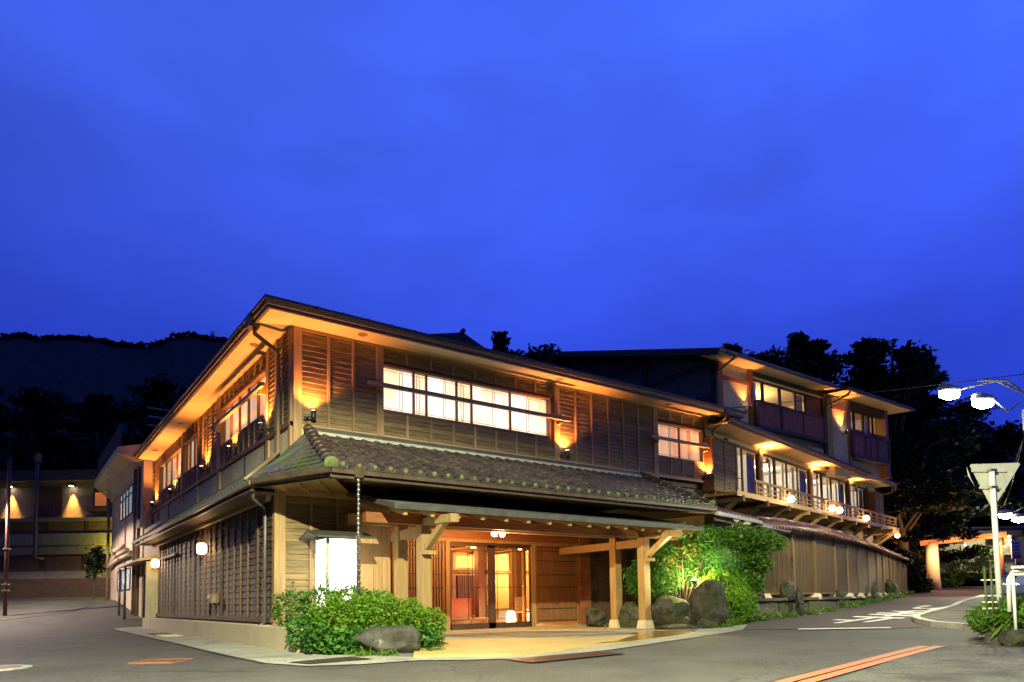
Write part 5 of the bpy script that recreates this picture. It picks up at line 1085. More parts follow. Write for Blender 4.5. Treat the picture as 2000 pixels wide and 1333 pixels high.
# the lamp that lights the corner stands behind the camera, outside the picture
street_lamp(-6.3, -14.2, [(-4.0, -12.3, 6.3)], 6.4, 'tall street lamp behind the viewpoint that lights the corner', 16000, cone=169.5)
street_lamp(18.9, -6.95, [(16.3, -5.8, 5.62)], 5.75, 'street lamp with a long arm over the side road', 1250)
street_lamp(*xy(-23.6, 27), [(*xy(-22.0, 26.8), 5.0)], 5.15, 'street lamp outside the left edge that lights the annex and the left road', 4200, .07, (1, .78, .60), 164)
def second_lamp():
    t = thing('street_lamp', (18.55, -6.75, 4.0), 'smaller street lamp clamped to the utility pole', 'street lamp', 'street lamps')
    b = MB(); b.tube([(18.45, -6.75, 5.35), (17.9, -6.6, 5.05), (17.3, -6.45, 5.35)], .025, 8); b.tube([(18.45, -6.75, 5.75), (17.95, -6.6, 5.95), (17.1, -6.2, 5.9)], .03, 8); b.build('arm', 'grey_metal', t, True)
    lamp_head(t, (17.04, -6.33, 5.36), (-.8, .4, 0), 1200, MERC, cone=158)
second_lamp()
def utility_pole():
    x, y = 18.72, -6.9; z0 = gz(x, y)
    t = thing('utility_pole', (x, y, z0), 'tall utility pole at the right edge with wires', 'utility pole')
    b = MB(); b.tube([(x, y, z0), (x, y, 6.3)], [.17, .12], 14); b.build('pole', 'pole_concrete', t, True)
    box('transformer_box', t, 'grey_metal', x-.05, x+.3, y-.2, y+.2, 4.6, 5.2)
    for a, b2 in (((x, y, 6.2), (9, 30, 12.5)), ((x, y, 5.2), (60, 8, 7)), ((x, y, 5.0), (60, 9, 6.5))):
        a, b2 = Vector(a), Vector(b2); pts = [a.lerp(b2, i/12)-Vector((0, 0, 1.2*math.sin(math.pi*i/12))) for i in range(13)]
        tubeo('wire', t, 'black_metal', pts, .012, 5)
    s = box('notice_board', t, 'lilac_sign', x-.75, x-.2, y-.22, y-.19, 1.95, 2.55); box('print_bar', s, 'red_print', x-.45, x-.2, y-.226, y-.221, 2.05, 2.12)
    tubeo('board_arm', t, 'grey_metal', [(x, y, 2.2), (x-.4, y-.17, 2.2)], .02, 6)
utility_pole()
def far_lamps():
    for p, lb in (((32.8, -1.6, 3.7), 'left one of the two distant street lamps at the right edge'), ((33.3, -1.95, 3.52), 'right one of the two distant street lamps at the right edge')):
        street_lamp(p[0]+1.6, p[1]-1.2, [p], p[2]+.15, lb, 900, .06)
far_lamps()
def triangle_sign():
    x, y, zb = 9.30, -9.02, -.5
    t = thing('triangle_sign', (x, y, zb), 'grey back of a triangular road sign on a white post', 'road sign')
    tubeo('post', t, 'white_paint', [(x, y, zb), (x, y, 2.14)], .045, 14)
    F = Fr(x, y, -30, -1); d = -.07
    def tri(s, z, r, dd): return None
    P = [(-.36, 2.26), (.64, 2.29), (.04, 1.46)]
    n = 5; out = []
    for i in range(3):
        c = Vector(P[i]); a = Vector(P[i-1]); b2 = Vector(P[(i+1) % 3])
        for k in range(n+1):
            u = k/n; out.append(tuple((c+(a-c)*.07*(1-u)**2+(b2-c)*.07*u*u)))
    m = MB(); N = len(out); m.add([F.pt(s, z, d) for s, z in out]+[F.pt(s, z, d-.012) for s, z in out], [tuple(range(N)), tuple(reversed(range(N, 2*N)))]+[(i, (i+1) % N, N+(i+1) % N, N+i) for i in range(N)])
    pl = m.build('plate', 'sign_back', t)
    for z, w in ((2.14, .33), (1.84, .2)): F.box('channel', pl, 'sign_back', -w, w, z-.022, z+.022, d+.002, d+.028); F.box('clamp', pl, 'steel', -.06, .06, z-.02, z+.02, d+.03, .055)
    m = MB(); m.add([F.pt(-.42, 2.22, d+.004), F.pt(-.36, 2.0, d+.02), F.pt(-.28, 1.86, d+.004), F.pt(-.40, 2.05, d+.004)], [(0, 1, 2, 3)]); m.build('bent_edge', 'grey_metal', pl)
triangle_sign()
def guard_rail():
    t = thing('guard_rail', (8.2, -9.6, -.5), 'white pipe guard rail at the right edge behind the weeds', 'guard rail')
    A, B = Vector((7.85, -9.70, 0)), Vector((9.3, -11.4, 0))
    for k, z in ((0, .33), (1, .27)): tubeo('rail', t, 'white_paint', [A+Vector((0, 0, z)), B+Vector((0, 0, z))], .03 if k == 0 else .02, 8)
    for i in range(8): p = A.lerp(B, i/7.5); tubeo('upright', t, 'white_paint', [p+Vector((0, 0, -.62)), p+Vector((0, 0, .30))], .024, 8)
    tubeo('bent_pipe', t, 'white_paint', [A+Vector((0, 0, .31)), A+Vector((-.05, .04, .2)), A+Vector((-.06, .05, -.3))], .03, 8)
    p = box('cap_board', t, 'white_paint', 7.80, 8.15, -9.95, -9.7, .36, .40)
guard_rail()
def marker_stakes():
    t = thing('marker_stake', (8.05, -9.3, -.5), 'slim green banded stakes beside the guard rail', 'stake')
    for x, y in ((7.98, -9.28), (8.06, -9.34)): tubeo('stake', t, 'stake_green', [(x, y, -.55), (x, y, .42)], .018, 8)
    for z in (.2, -.05, -.15, -.25): b = MB(); b.beam((7.94, -9.24, z), (8.12, -9.38, z), .02, .02); b.build('band', 'white_paint', t)
marker_stakes()
def arch():
    t = thing('lit_gate', (48, 5.8, .4), 'orange lit steel gate frame spanning the far end of the side road', 'gate')
    A, B = Vector((47.45, 7.7, 0)), Vector((48.9, 4.0, 0))
    b = MB(); b.tube([A+Vector((0, 0, .2)), A+Vector((0, 0, 1.2)), A+Vector((0, 0, 3.5))], [.50, .42, .40], 14); b.build('pillar', 'foot_stone', t, True)
    beam('crossbeam', t, 'orange_steel', A+Vector((-.3, .6, 3.52)), B+Vector((.1, -.3, 3.85)), .5, .34)
    tubeo('pillar', t, 'orange_steel', [B+Vector((0, 0, .1)), B+Vector((0, 0, 3.8))], .10, 10)
    for p in (A+Vector((-1.0, -.7, 3.0)), (A+B)/2+Vector((-.9, -.3, 3.2)), B+Vector((-.5, 0, 3.3))):
        b = MB(); b.lathe([(.02, -.06), (.07, 0), (.02, .06)], p, 8); g = b.build('bulb_glass', 'lamp_hot', t, True); lamp('bulb', g, p+Vector((-.15, -.05, -.1)), 260, (1, .48, .18), radius=.08)
arch()
def far_house():
    t = thing('pale_house', (63, 11, 1.6), 'pale green lit house seen through the gate frame', 'building')
    ox, oy = xy(33.6, 56); H = Fr(ox, oy, -36.25, -1)
    H.box('wall', t, 'plaster_cream', 0, 7.2, 1.6, 4.6, -4, 0); H.box('roof', t, 'roof_dark', -.5, 7.6, 4.6, 5.0, -5, .6)
    for a, b2, z0, z1 in ((.6, 2.4, 2.0, 3.2), (1.2, 3.2, 4.0, 4.6), (4.0, 5.2, 2.0, 2.8), (5.0, 6.5, 3.8, 4.6)): w = H.box('window', t, 'darkwood', a, b2, z0, z1, 0, .06); H.box('pane', w, 'glass_tint', a+.1, b2-.1, z0+.1, z1-.1, .06, .07)
    H.box('canopy', t, 'white_plaster', 5.2, 7.0, 3.0, 3.12, 0, 1.0); H.box('door', t, 'white_plaster', 5.6, 6.2, 1.7, 2.9, 0, .05)
    for k, z in enumerate((3.9, 4.2, 4.5)):
        b = MB(); b.lathe([(.05, -.08), (.13, 0), (.05, .08)], H.pt(6.6, z, .5), 8); b.build('lantern', 'lamp_warm', t, True)
    lamp('added_house_light', t, H.pt(4.2, 4.3, 3.0), 420, (1, .95, .60), radius=.3)  # added light without a fixture, brightens the house front
    s = thing('shop_sign', xy(32.5, 46.5)+(1.0,), 'lilac upright shop sign with blue characters beyond the gate', 'sign')
    S2 = Fr(*xy(32.3, 45), -36.25, -1); p = S2.box('board', s, 'lilac_sign', .35, 1.0, 2.15, 3.4, 0, .08)
    for i in range(4): S2.box('character_mark', p, 'blue_print', .47, .87, 3.12-i*.22, 3.26-i*.22, .081, .085)
    S2.box('character_mark', p, 'red_print', .42, .95, 2.2, 2.42, .081, .085); tubeo('post', s, 'grey_metal', [S2.pt(.68, .8, -.05), S2.pt(.68, 3.4, -.05)], .05, 8)
    S2.box('light', s, 'lamp_cool', -.1, .0, 2.95, 3.05, .05, .1)
far_house()
def dark_house():
    t = thing('dark_house', (*xy(43, 58), 1.5), 'dim house with violet windows at the far right', 'building')
    H = Fr(*xy(38.2, 57), -36.25, -1)
    H.box('wall', t, 'plaster_dark', 0, 9, 1, 4.6, -4, 0); H.box('roof', t, 'roof_dark', -.4, 9.5, 4.6, 5.4, -5, .6); H.box('awning', t, 'white_plaster', .2, 2.2, 2.65, 2.75, 0, .8)
    w = H.box('window', t, 'darkwood', .6, 2.2, 3.2, 4.2, 0, .06); H.box('pane', w, 'glass_tint', .7, 2.1, 3.3, 4.1, .06, .07)
dark_house()
def far_rail():
    t = thing('white_railing', (*xy(29.0, 40), .6), 'white picket railing along the road under the gate', 'railing')
    A, B = Vector((*xy(27.4, 39), 0)), Vector((*xy(33.5, 46), 0)); n = 16
    for i in range(n): p = A.lerp(B, i/(n-1)); z = gz(p.x, p.y)+.1; tubeo('picket', t, 'white_paint', [p+Vector((0, 0, z)), p+Vector((0, 0, z+.95))], .035, 6)
    tubeo('rail', t, 'white_paint', [A+Vector((0, 0, gz(A.x, A.y)+1.05)), B+Vector((0, 0, gz(B.x, B.y)+1.05))], .04, 6)
far_rail()
def parked_car():
    t = thing('parked_car', (10.9, -12.2, -.7), 'dark car glimpsed behind the guard rail at the right edge', 'car')
    cx, cy = xy(14.6, 18); z0 = gz(cx, cy)+.1; F = Fr(cx, cy, -20, -1)
    prof = [(-2.0, .25), (-2.05, .62), (-1.9, .82), (-1.0, .92), (-.4, 1.38), (.9, 1.40), (1.6, .98), (2.05, .85), (2.1, .3)]
    m = MB(); n = len(prof); V = [F.pt(s, z0+z, .8) for s, z in prof]+[F.pt(s, z0+z, -.8) for s, z in prof]; m.add(V, [tuple(range(n)), tuple(reversed(range(n, 2*n)))]+[(i, n+i, n+(i+1) % n, (i+1) % n) for i in range(n)]); m.build('body', 'car_paint', t)
    for s in (-1.3, 1.3):
        for d in (.72, -.72): b = MB(); b.tube([F.pt(s, z0+.31, d-.1), F.pt(s, z0+.31, d+.1)], .31, 16); b.build('wheel', 'black_metal', t)
    F.box('side_window', t, 'glass_tint', -.3, .9, z0+.98, z0+1.32, .80, .812)
parked_car()
def gate_lamp():
    p = WF.pt(16.6, 2.8, 1.2); t = thing('gate_lamp', p, 'bright lamp on a bracket at the far corner of the wing', 'lamp')
    b = MB(); b.lathe([(.03, -.10), (.085, -.06), (.10, 0), (.08, .07), (.03, .10)], p, 12); g = b.build('globe', 'lamp_hot', t, True); lamp('bulb', g, p+Vector((.05, -.15, -.1)), 80, (1, .55, .22), radius=.1)
    tubeo('arm', t, 'black_metal', [p+Vector((0, 0, .1)), WF.pt(16.6, 3.0, .2)], .02, 6)
    p2 = Vector((36.2, 6.2, 2.2)); t2 = thing('path_lantern', (36.2, 6.2, 0), 'tiny warm lantern on a post behind the end of the fence', 'lamp')
    tubeo('post', t2, 'grey_metal', [(36.2, 6.2, 0), (36.2, 6.2, 2.1)], .05, 8); b = MB(); b.box(36.08, 36.32, 6.08, 6.32, 2.1, 2.45); b.build('lantern_box', 'lamp_warm', t2)
gate_lamp()
def left_poles():
    x, y = xy(-20.6, 28); z = gz(x, y)
    t = thing('red_pole', (x, y, z), 'slim red pole at the left edge of the picture', 'pole'); tubeo('shaft', t, 'red_pole', [(x, y, z), (x, y, 6.2)], .075, 10)
    for h in (1.0, 1.25, 2.7): b = MB(); b.tube([(x, y, z+h), (x, y, z+h+.06)], .14, 10); b.build('band', 'steel', t)
    strip('kerb_line', 'pavement', [xy(-22.5, 25.5), xy(-20.0, 26.2), xy(-18.6, 28.5), xy(-18.9, 31)], .14, .03, 'kerb at the foot of the red pole')
left_poles()

# ------------------------------------------------------------------ rocks and planting
def rock_mesh(name, seed, m, sub=3, rough=.22, flat=.35):
    """blocky weathered stone: rounded box, chopped by planes, roughened at two scales"""
    rs = np.random.RandomState(seed); bm = bmesh.new(); bmesh.ops.create_icosphere(bm, subdivisions=sub, radius=1)
    cuts = [(lambda v: v/np.linalg.norm(v))(rs.normal(size=3)*np.array([1, 1, .8])) for _ in range(15)]; lv = rs.uniform(.66, .98, 15)
    lean = rs.uniform(-1, 1); w = rs.normal(size=(7, 3))*2.6; ph = rs.uniform(0, 6, 7); w2 = rs.normal(size=(9, 3))*9; ph2 = rs.uniform(0, 6, 9)
    for v in bm.verts:
        p = np.array(v.co); p = p/(np.abs(p)**2.5).sum()**(1/2.5); p[:2] *= 1.06-.2*p[2]; p[0] += .18*p[2]*lean
        for c, l in zip(cuts, lv):
            q = p@c
            if q > l: p = p-c*(q-l)*.93
        k = 1+rough*.62*sum(math.sin(w[i]@p+ph[i]) for i in range(7))/3+rough*.16*sum(math.sin(w2[i]@p+ph2[i]) for i in range(9))/3
        v.co = Vector(p*k)
    me = bpy.data.meshes.new(name); bm.to_mesh(me); bm.free(); me.materials.append(MATS[m]); me.polygons.foreach_set('use_smooth', [True]*len(me.polygons))
    return me
RK = [rock_mesh('rock', 11+i, 'stone', 4) for i in range(5)]; RKL = rock_mesh('rock', 44, 'stone_lichen', 4, .15)
def rock(x, y, zc, rx, ry, rz, label, k=0, rz_=0., lm=None, grp=None, name='boulder', tilt=0):
    o = obj(name, lm or RK[k], None, Matrix.Translation((x, y, zc)) @ Euler((0, tilt, rz_)).to_matrix().to_4x4() @ Matrix.Diagonal((rx, ry, rz, 1)))
    return tag(o, label, 'boulder' if name == 'boulder' else 'stone', grp)
LT = R(-36.25)
rock(.27, -3.62, -.66, .60, .44, .27, 'broad grey boulder with white lichen in front of the azalea', 0, LT, RKL)
rock(9.72, -2.50, -.26, .53, .50, .62, 'tall rounded dark boulder right of the porch', 1, .4)
rock(9.12, -1.85, -.38, .52, .48, .50, 'flat-topped mossy boulder just right of the front porch post', 2, -.5)
rock(8.75, -.80, -.48, .30, .34, .38, 'mossy boulder between the two right porch posts', 3, .9)
rock(8.55, .35, -.55, .32, .3, .30, 'craggy low rock left of the rear porch post', 4, .2)
rock(8.55, -2.50, -.75, .50, .26, .13, 'flat slab stone at the edge of the forecourt', 2, LT)
rock(9.30, -2.75, -.70, .28, .24, .18, 'small mossy stone beside the tall rounded boulder', 3, 1.)
rock(9.05, -2.35, -.66, .30, .2, .2, 'small stone wedged below the tall rounded boulder', 0, .4)
rock(14.55, -1.72, .10, .34, .22, .34, 'triangular rock standing against the first fence panels', 1, .2, None, 'stones along the fence foot')
rock(14.78, -1.98, -.24, .12, .11, .50, 'upright stone post in front of the triangular rock', 4, .5, None, 'stones along the fence foot')
rock(18.85, -1.02, -.06, .14, .12, .42, 'dark upright stone at the middle of the fence', 2, .5, None, 'stones along the fence foot')
rock(24.9, .72, .02, .15, .13, .48, 'pale slim standing stone toward the far fence', 0, .3, RKL, 'stones along the fence foot')
rock(30.4, 2.6, .22, .36, .28, .55, 'green mossy rock near the far end of the fence', 3, .3, None, 'stones along the fence foot')
def retaining_wall():
    t = thing('stone_retaining_wall', (17, -1.4, -.6), 'low mossy stone retaining wall below the fence', 'wall')
    pts = [Vector(p) for p in ((10.7, -2.45), (11.6, -2.2), (12.78, -2.0), (13.98, -1.86), (15.17, -1.78), (16.84, -1.5), (18.78, -1.1), (21.5, -.25), (24.7, .78), (28.5, 2.0), (32.6, 3.35), (36, 4.7))]
    k = 0
    for a, b in zip(pts, pts[1:]):
        L = (b-a).length; d = (b-a)/L; n = Vector((d.y, -d.x)); F = Fr(a.x, a.y, math.degrees(math.atan2(d.y, d.x)), -1); mz = gz((a.x+b.x)/2, (a.y+b.y)/2)
        F.box('backing', t, 'concrete', -.02, L+.02, mz-.3, -.16, -.45, -.16); s = 0
        while s < L-.02:
            w = min(random.uniform(.55, 1.2), L-s); dd = random.uniform(-.09, -.05)
            q = MB(); c = [(s+.008+random.uniform(0, .02), mz-.1), (s+w-.008-random.uniform(0, .02), mz-.1), (s+w-.01-random.uniform(0, .03), -.145), (s+.01+random.uniform(0, .03), -.145)]
            q.add([F.pt(x, z, dd+random.uniform(-.012, .012)) for x, z in c]+[F.pt(x, z, -.2) for x, z in c], [(0, 1, 2, 3), (0, 4, 5, 1), (1, 5, 6, 2), (2, 6, 7, 3), (3, 7, 4, 0)])
            q.build('stone', 'wallstone', t); s += w
        F.box('coping_stone', t, 'wallstone', -.02, L+.02, -.14, -.06, -.4, .0)
retaining_wall()
def leaves(name, blobs, size, m, parent, kind=None, asp=.45, shell=.55, droop=0., seed=0, up=.3):
    """leaf faces spread through the outer part of several ellipsoids; blobs = (centre, radii, count)"""
    rs = np.random.RandomState(seed+5); C = []
    for c, r, n in blobs:
        d = rs.normal(size=(n, 3)); d /= np.linalg.norm(d, axis=1)[:, None]
        rad = shell+(1-shell)*rs.rand(n)**.6
        lump = 1+.16*np.sin(d@np.array([5.1, 3.3, 4.2])+seed)*np.sin(d@np.array([-3.9, 6.1, 2.7]))
        C.append(np.array(c)+d*rad[:, None]*lump[:, None]*np.array(r))
    P = np.concatenate(C); n = len(P)
    a = rs.normal(size=(n, 3)); a[:, 2] = a[:, 2]*.6-droop; a /= np.linalg.norm(a, axis=1)[:, None]
    nn = rs.normal(size=(n, 3)); nn[:, 2] += up*3; b = np.cross(nn, a); b /= np.linalg.norm(b, axis=1)[:, None]
    s = size*rs.uniform(.45, 1.5, n)[:, None]
    V = np.stack([P-a*s, P+b*s*asp, P+a*s, P-b*s*asp], 1).reshape(-1, 3)
    me = bpy.data.meshes.new(name); me.vertices.add(4*n); me.vertices.foreach_set('co', V.ravel())
    me.loops.add(4*n); me.loops.foreach_set('vertex_index', np.arange(4*n)); me.polygons.add(n)
    me.polygons.foreach_set('loop_start', np.arange(n)*4); me.update(calc_edges=True); me.materials.append(MATS[m])
    return obj(name, me, parent, None, kind)
def stems(parent, base, tips, r=.018, m='bark'):
    b = MB(); base = Vector(base)
    for t in tips: t = Vector(t); b.tube([base+Vector((random.uniform(-.08, .08), random.uniform(-.08, .08), 0)), base.lerp(t, .5)+Vector((random.uniform(-.05, .05), random.uniform(-.05, .05), .05)), t], [r*1.5, r, r*.5], 6)
    return b.build('stems', m, parent, True)
def shrub(name, label, cat, base, parts, grp=None):
    t = thing(name, base, label, cat, grp)
    for i, (bl, size, m, kw) in enumerate(parts): leaves('foliage', bl, size, m, t, seed=hash(name+str(i)+label) % 1000 if False else len(label)+i*7, **kw)
    stems(t, base, [b[0] for b in parts[0][0]]+[Vector(b[0])+Vector((.12, -.1, .1)) for b in parts[0][0]])
    return t
shrub('azalea_bush', 'big bright green azalea bush around the grey boulder', 'bush', (.2, -2.95, -.8), [
    ([((-.16, -2.95, -.30), (.52, .50, .46), 4200), ((.36, -3.08, -.28), (.55, .50, .42), 4200), ((.86, -3.18, -.36), (.42, .45, .42), 3000), ((1.12, -3.2, -.44), (.30, .3, .30), 1200)], .027, 'leaf_azalea', dict(shell=.6, asp=.5)),
    ([((-.16, -3.0, -.14), (.50, .48, .32), 420), ((.36, -3.12, -.10), (.53, .48, .28), 420), ((.86, -3.2, -.2), (.4, .42, .28), 320)], .030, 'leaf_lime', dict(shell=.9, asp=.45)),
    ([((.1, -3.1, -.35), (.6, .5, .4), 60), ((.7, -3.2, -.4), (.5, .45, .4), 50)], .026, 'leaf_red', dict(shell=.9, asp=.6))])
shrub('ivy_cover', 'darker ivy tumbling over the plinth below the azalea', 'ivy', (-.4, -2.9, -.8), [
    ([((-.45, -3.0, -.58), (.36, .42, .30), 1300), ((-.18, -3.35, -.62), (.38, .30, .24), 1100), ((-.60, -2.45, -.50), (.26, .40, .34), 800), ((.9, -3.45, -.55), (.34, .22, .24), 500)], .040, 'leaf_ivy', dict(shell=.6, asp=.75))])
shrub('clipped_hedge', 'clipped green hedge below the glowing lantern box', 'hedge', (.1, -1.7, -.4), [
    ([((-.5, -1.45, -.08), (.36, .35, .33), 1300), ((.0, -1.58, .0), (.42, .36, .30), 1500), ((.5, -1.75, .02), (.42, .36, .30), 1500), ((.88, -1.98, -.05), (.34, .34, .30), 1100)], .032, 'leaf_hedge', dict(shell=.6, asp=.5)),
    ([((-.45, -1.4, .34), (.04, .04, .14), 26), ((.12, -1.55, .42), (.05, .05, .20), 44), ((.02, -1.5, .36), (.04, .04, .14), 22)], .03, 'leaf_lime', dict(shell=.1))])
shrub('lime_shrub', 'small yellow green shrub left of the entrance', 'shrub', (1.42, -3.05, -.8), [
    ([((1.42, -3.08, -.36), (.30, .30, .26), 1000), ((1.30, -3.15, -.55), (.24, .24, .22), 400)], .034, 'leaf_lime', dict(shell=.55, asp=.5)),
    ([((1.22, -3.38, -.66), (.26, .2, .16), 420)], .085, 'leaf_ivy', dict(asp=.14, shell=.2, droop=-.2))])
shrub('round_shrub', 'dense clipped shrub behind the tall rounded boulder', 'shrub', (10.6, -2.35, -.6), [
    ([((10.55, -2.35, .10), (.72, .62, .60), 5200), ((11.05, -2.45, -.16), (.55, .5, .45), 2600)], .036, 'leaf_azalea', dict(shell=.78, asp=.5))])
shrub('bamboo_thicket', 'bamboo thicket growing between porch and fence', 'bamboo', (10.0, -1.5, -.5), [
    ([((9.33, -1.2, 1.0), (.62, .6, .65), 1700), ((10.15, -1.2, 1.5), (.6, .6, .55), 1700), ((9.75, -1.5, 1.75), (.55, .45, .3), 700), ((10.8, -1.7, 1.55), (.62, .6, .48), 1700), ((9.1, -.8, .5), (.5, .5, .55), 1200), ((9.6, -1.2, .45), (.55, .5, .6), 1500), ((10.45, -1.3, .8), (.6, .5, .6), 1500)], .085, 'leaf_bamboo', dict(asp=.13, shell=.25, droop=.45, up=.1)),
    ([((10.15, -1.45, 1.35), (.5, .4, .5), 170), ((9.6, -1.4, .85), (.35, .3, .3), 110)], .055, 'leaf_red', dict(asp=.3, shell=.2, droop=.3))])
shrub('feathery_shrub', 'feathery pale green shrub in the middle of the garden bed', 'shrub', (10.75, -2.3, -.4), [
    ([((10.7, -2.3, .95), (.58, .45, .42), 3800), ((10.9, -2.2, .7), (.4, .4, .35), 1500)], .05, 'leaf_fine', dict(asp=.07, shell=.1, droop=-.1))])
shrub('maple_tree', 'small maple spreading its leaves in front of the fence', 'tree', (11.9, -2.1, -.5), [
    ([((11.4, -2.3, 1.55), (.62, .55, .42), 1900), ((11.98, -2.5, 1.5), (.6, .5, .40), 1900), ((11.82, -2.35, 1.02), (.55, .45, .38), 1400), ((12.75, -2.45, 1.5), (.55, .35, .26), 800), ((12.3, -2.3, .9), (.5, .35, .35), 900), ((11.9, -2.25, .35), (.5, .4, .4), 900), ((11.6, -2.2, .5), (.5, .4, .35), 900)], .06, 'leaf_maple', dict(asp=.4, shell=.2, droop=.2, up=.5))])
def garden_light():
    t = thing('garden_spotlight', (9.95, -1.75, .2), 'bright garden spotlight hidden among the bamboo leaves', 'spotlight')
    p = Vector((9.93, -1.95, .42)); tubeo('stake', t, 'black_metal', [p-Vector((0, 0, 1.0)), p-Vector((0, 0, .05))], .02, 6)
    b = MB(); b.lathe([(.04, -.08), (.07, 0), (.06, .04)], p, 12); h = b.build('head', 'black_metal', t); b = MB(); b.lathe([(.06, .035), (.05, .06), (.0, .07)], p, 12); b.build('lens', 'lamp_white', h, True)
    lamp('bulb', h, p+Vector((0, -.02, .12)), 260, (1, .86, .30), radius=.05)
garden_light()
def tufts(name, spots, label, m='leaf_grass', size=.10, n=60):
    t = thing(name, (*spots[0][:2], gz(*spots[0][:2])), label, 'plants')
    leaves('blades', [((x, y, gz(x, y)+h*.5+off), (r, r, h*.6), int(n*r/.2)) for x, y, r, h, off in spots], size, m, t, asp=.16, shell=.1, droop=-.5, up=0)
tufts('wall_weeds', [(10.9, -2.55, .3, .2, 0), (11.5, -2.35, .3, .25, 0), (12.4, -2.15, .35, .15, 0), (13.2, -2.05, .35, .2, 0), (14.3, -1.95, .3, .15, 0), (15.5, -1.85, .3, .12, 0), (17, -1.6, .35, .15, 0), (19, -1.2, .4, .2, 0), (21, -.6, .4, .15, 0), (23.5, .2, .4, .2, 0), (26, 1.0, .5, .2, 0), (29, 2.0, .6, .3, 0), (33, 3.4, .8, .4, 0), (10.2, -2.75, .22, .3, 0)], 'weeds growing along the foot of the stone retaining wall')
tufts('garden_weeds', [(9.35, -2.95, .22, .14, 0), (9.95, -2.95, .25, .2, 0), (10.3, -2.75, .25, .2, 0), (8.9, -2.55, .2, .1, 0), (.9, -4.05, .22, .08, 0), (.1, -4.05, .2, .08, 0), (-.2, -3.9, .2, .1, 0), (8.5, -.3, .25, .12, 0)], 'short weeds around the feet of the boulders', 'leaf_grass', .06, 90)
tufts('pavement_weeds', [(9.25, -9.0, .45, .45, .15), (8.8, -9.3, .5, .5, .15), (8.3, -9.5, .5, .45, .15), (9.6, -8.75, .3, .3, .1), (9.9, -8.95, .35, .3, .1), (8.9, -9.75, .5, .5, .2)], 'bright weeds around the foot of the road sign', 'leaf_grass', .11, 420)
for i, (x, y, s) in enumerate(((8.15, -9.42, .26), (8.62, -9.22, .2), (7.75, -9.75, .3))):
    rock(x, y, gz(x, y)+.08, s*.9, s*.8, .20, ['dark kerb block under the guard rail', 'dark kerb block nearest the road sign', 'dark kerb block cut by the right edge'][i], i, .3, None, 'kerb blocks under the weeds', 'verge_stone')

# ------------------------------------------------------------------ trees, hills
def tree_mesh(seed, conifer):
    rs = np.random.RandomState(seed); tb = MB(); H = 10.; bl = []
    tb.tube([(0, 0, 0), (.1*rs.randn(), .1*rs.randn(), H*.4), (.25*rs.randn(), .25*rs.randn(), H*.75), (0, 0, H*.97)], [.26, .19, .10, .03], 8)
    if conifer:
        for i in range(26):
            h = H*(.12+.87*(i/25)); a = i*2.4+rs.rand(); L = (1-(h/H-.25)/.8)*2.6*rs.uniform(.55, 1.15)+.25
            e = Vector((math.cos(a)*L, math.sin(a)*L, h+rs.uniform(-.2, .35))); tb.tube([(0, 0, h-.3), e*.55+Vector((0, 0, h*.45-.05)), e], [.06, .04, .015], 5)
            for k in (.45, .75, 1.0): bl.append((tuple(Vector((0, 0, h-.1)).lerp(e, k)), (.55*rs.uniform(.6, 1.1), .55*rs.uniform(.6, 1.1), .26), 110))
    else:
        for i in range(24):
            th = rs.uniform(0, 6.28); h = H*rs.uniform(.2, .93); rr = 2.7*math.sqrt(max(.08, 1-((h/H-.58)/.48)**2))*rs.uniform(.3, 1)
            e = Vector((math.cos(th)*rr, math.sin(th)*rr, h)); tb.tube([(0, 0, h*.62), e*.5+Vector((0, 0, h*.42)), e], [.09, .05, .02], 5)
            bl.append((tuple(e), tuple(rs.uniform(.55, 1.15, 3)*np.array([1, 1, .7])), 330))
    return mesh('trunk', tb.v, tb.f, 'bark', True), bl
TREES = []
for i, (con, m) in enumerate(((True, 'leaf_tree'), (False, 'leaf_tree'), (True, 'leaf_tree'), (False, 'leaf_tree'))):
    tm, bl = tree_mesh(100+i, con)
    o = leaves('crown', bl, .135, m, None, asp=.45, shell=.15, seed=i); cm = o.data; bpy.data.objects.remove(o); TREES.append((tm, cm))
def pxpos(x, y, v):
    """point seen in direction x, y (measured on the view) at depth v metres"""
    d = af*1345.04+ar*(x-1000)-au*(y-1087.82); return Vector((CX, CY, 0))+Vector(d*(v/1345.04))
def tree(x, y, v, zb, k, label, grp, wide=1., name='tree'):
    p = pxpos(x, y, v); h = (p.z-zb)/10.
    t = thing(name, (p.x, p.y, zb), label, 'tree', grp); mt = Matrix.Translation((p.x, p.y, zb)) @ Euler((0, 0, x*.37)).to_matrix().to_4x4() @ Matrix.Diagonal((h*wide, h*wide, h, 1))
    obj('trunk', TREES[k][0], t, mt); obj('crown', TREES[k][1], t, mt)
GR = 'dark trees on the slope behind the wing'
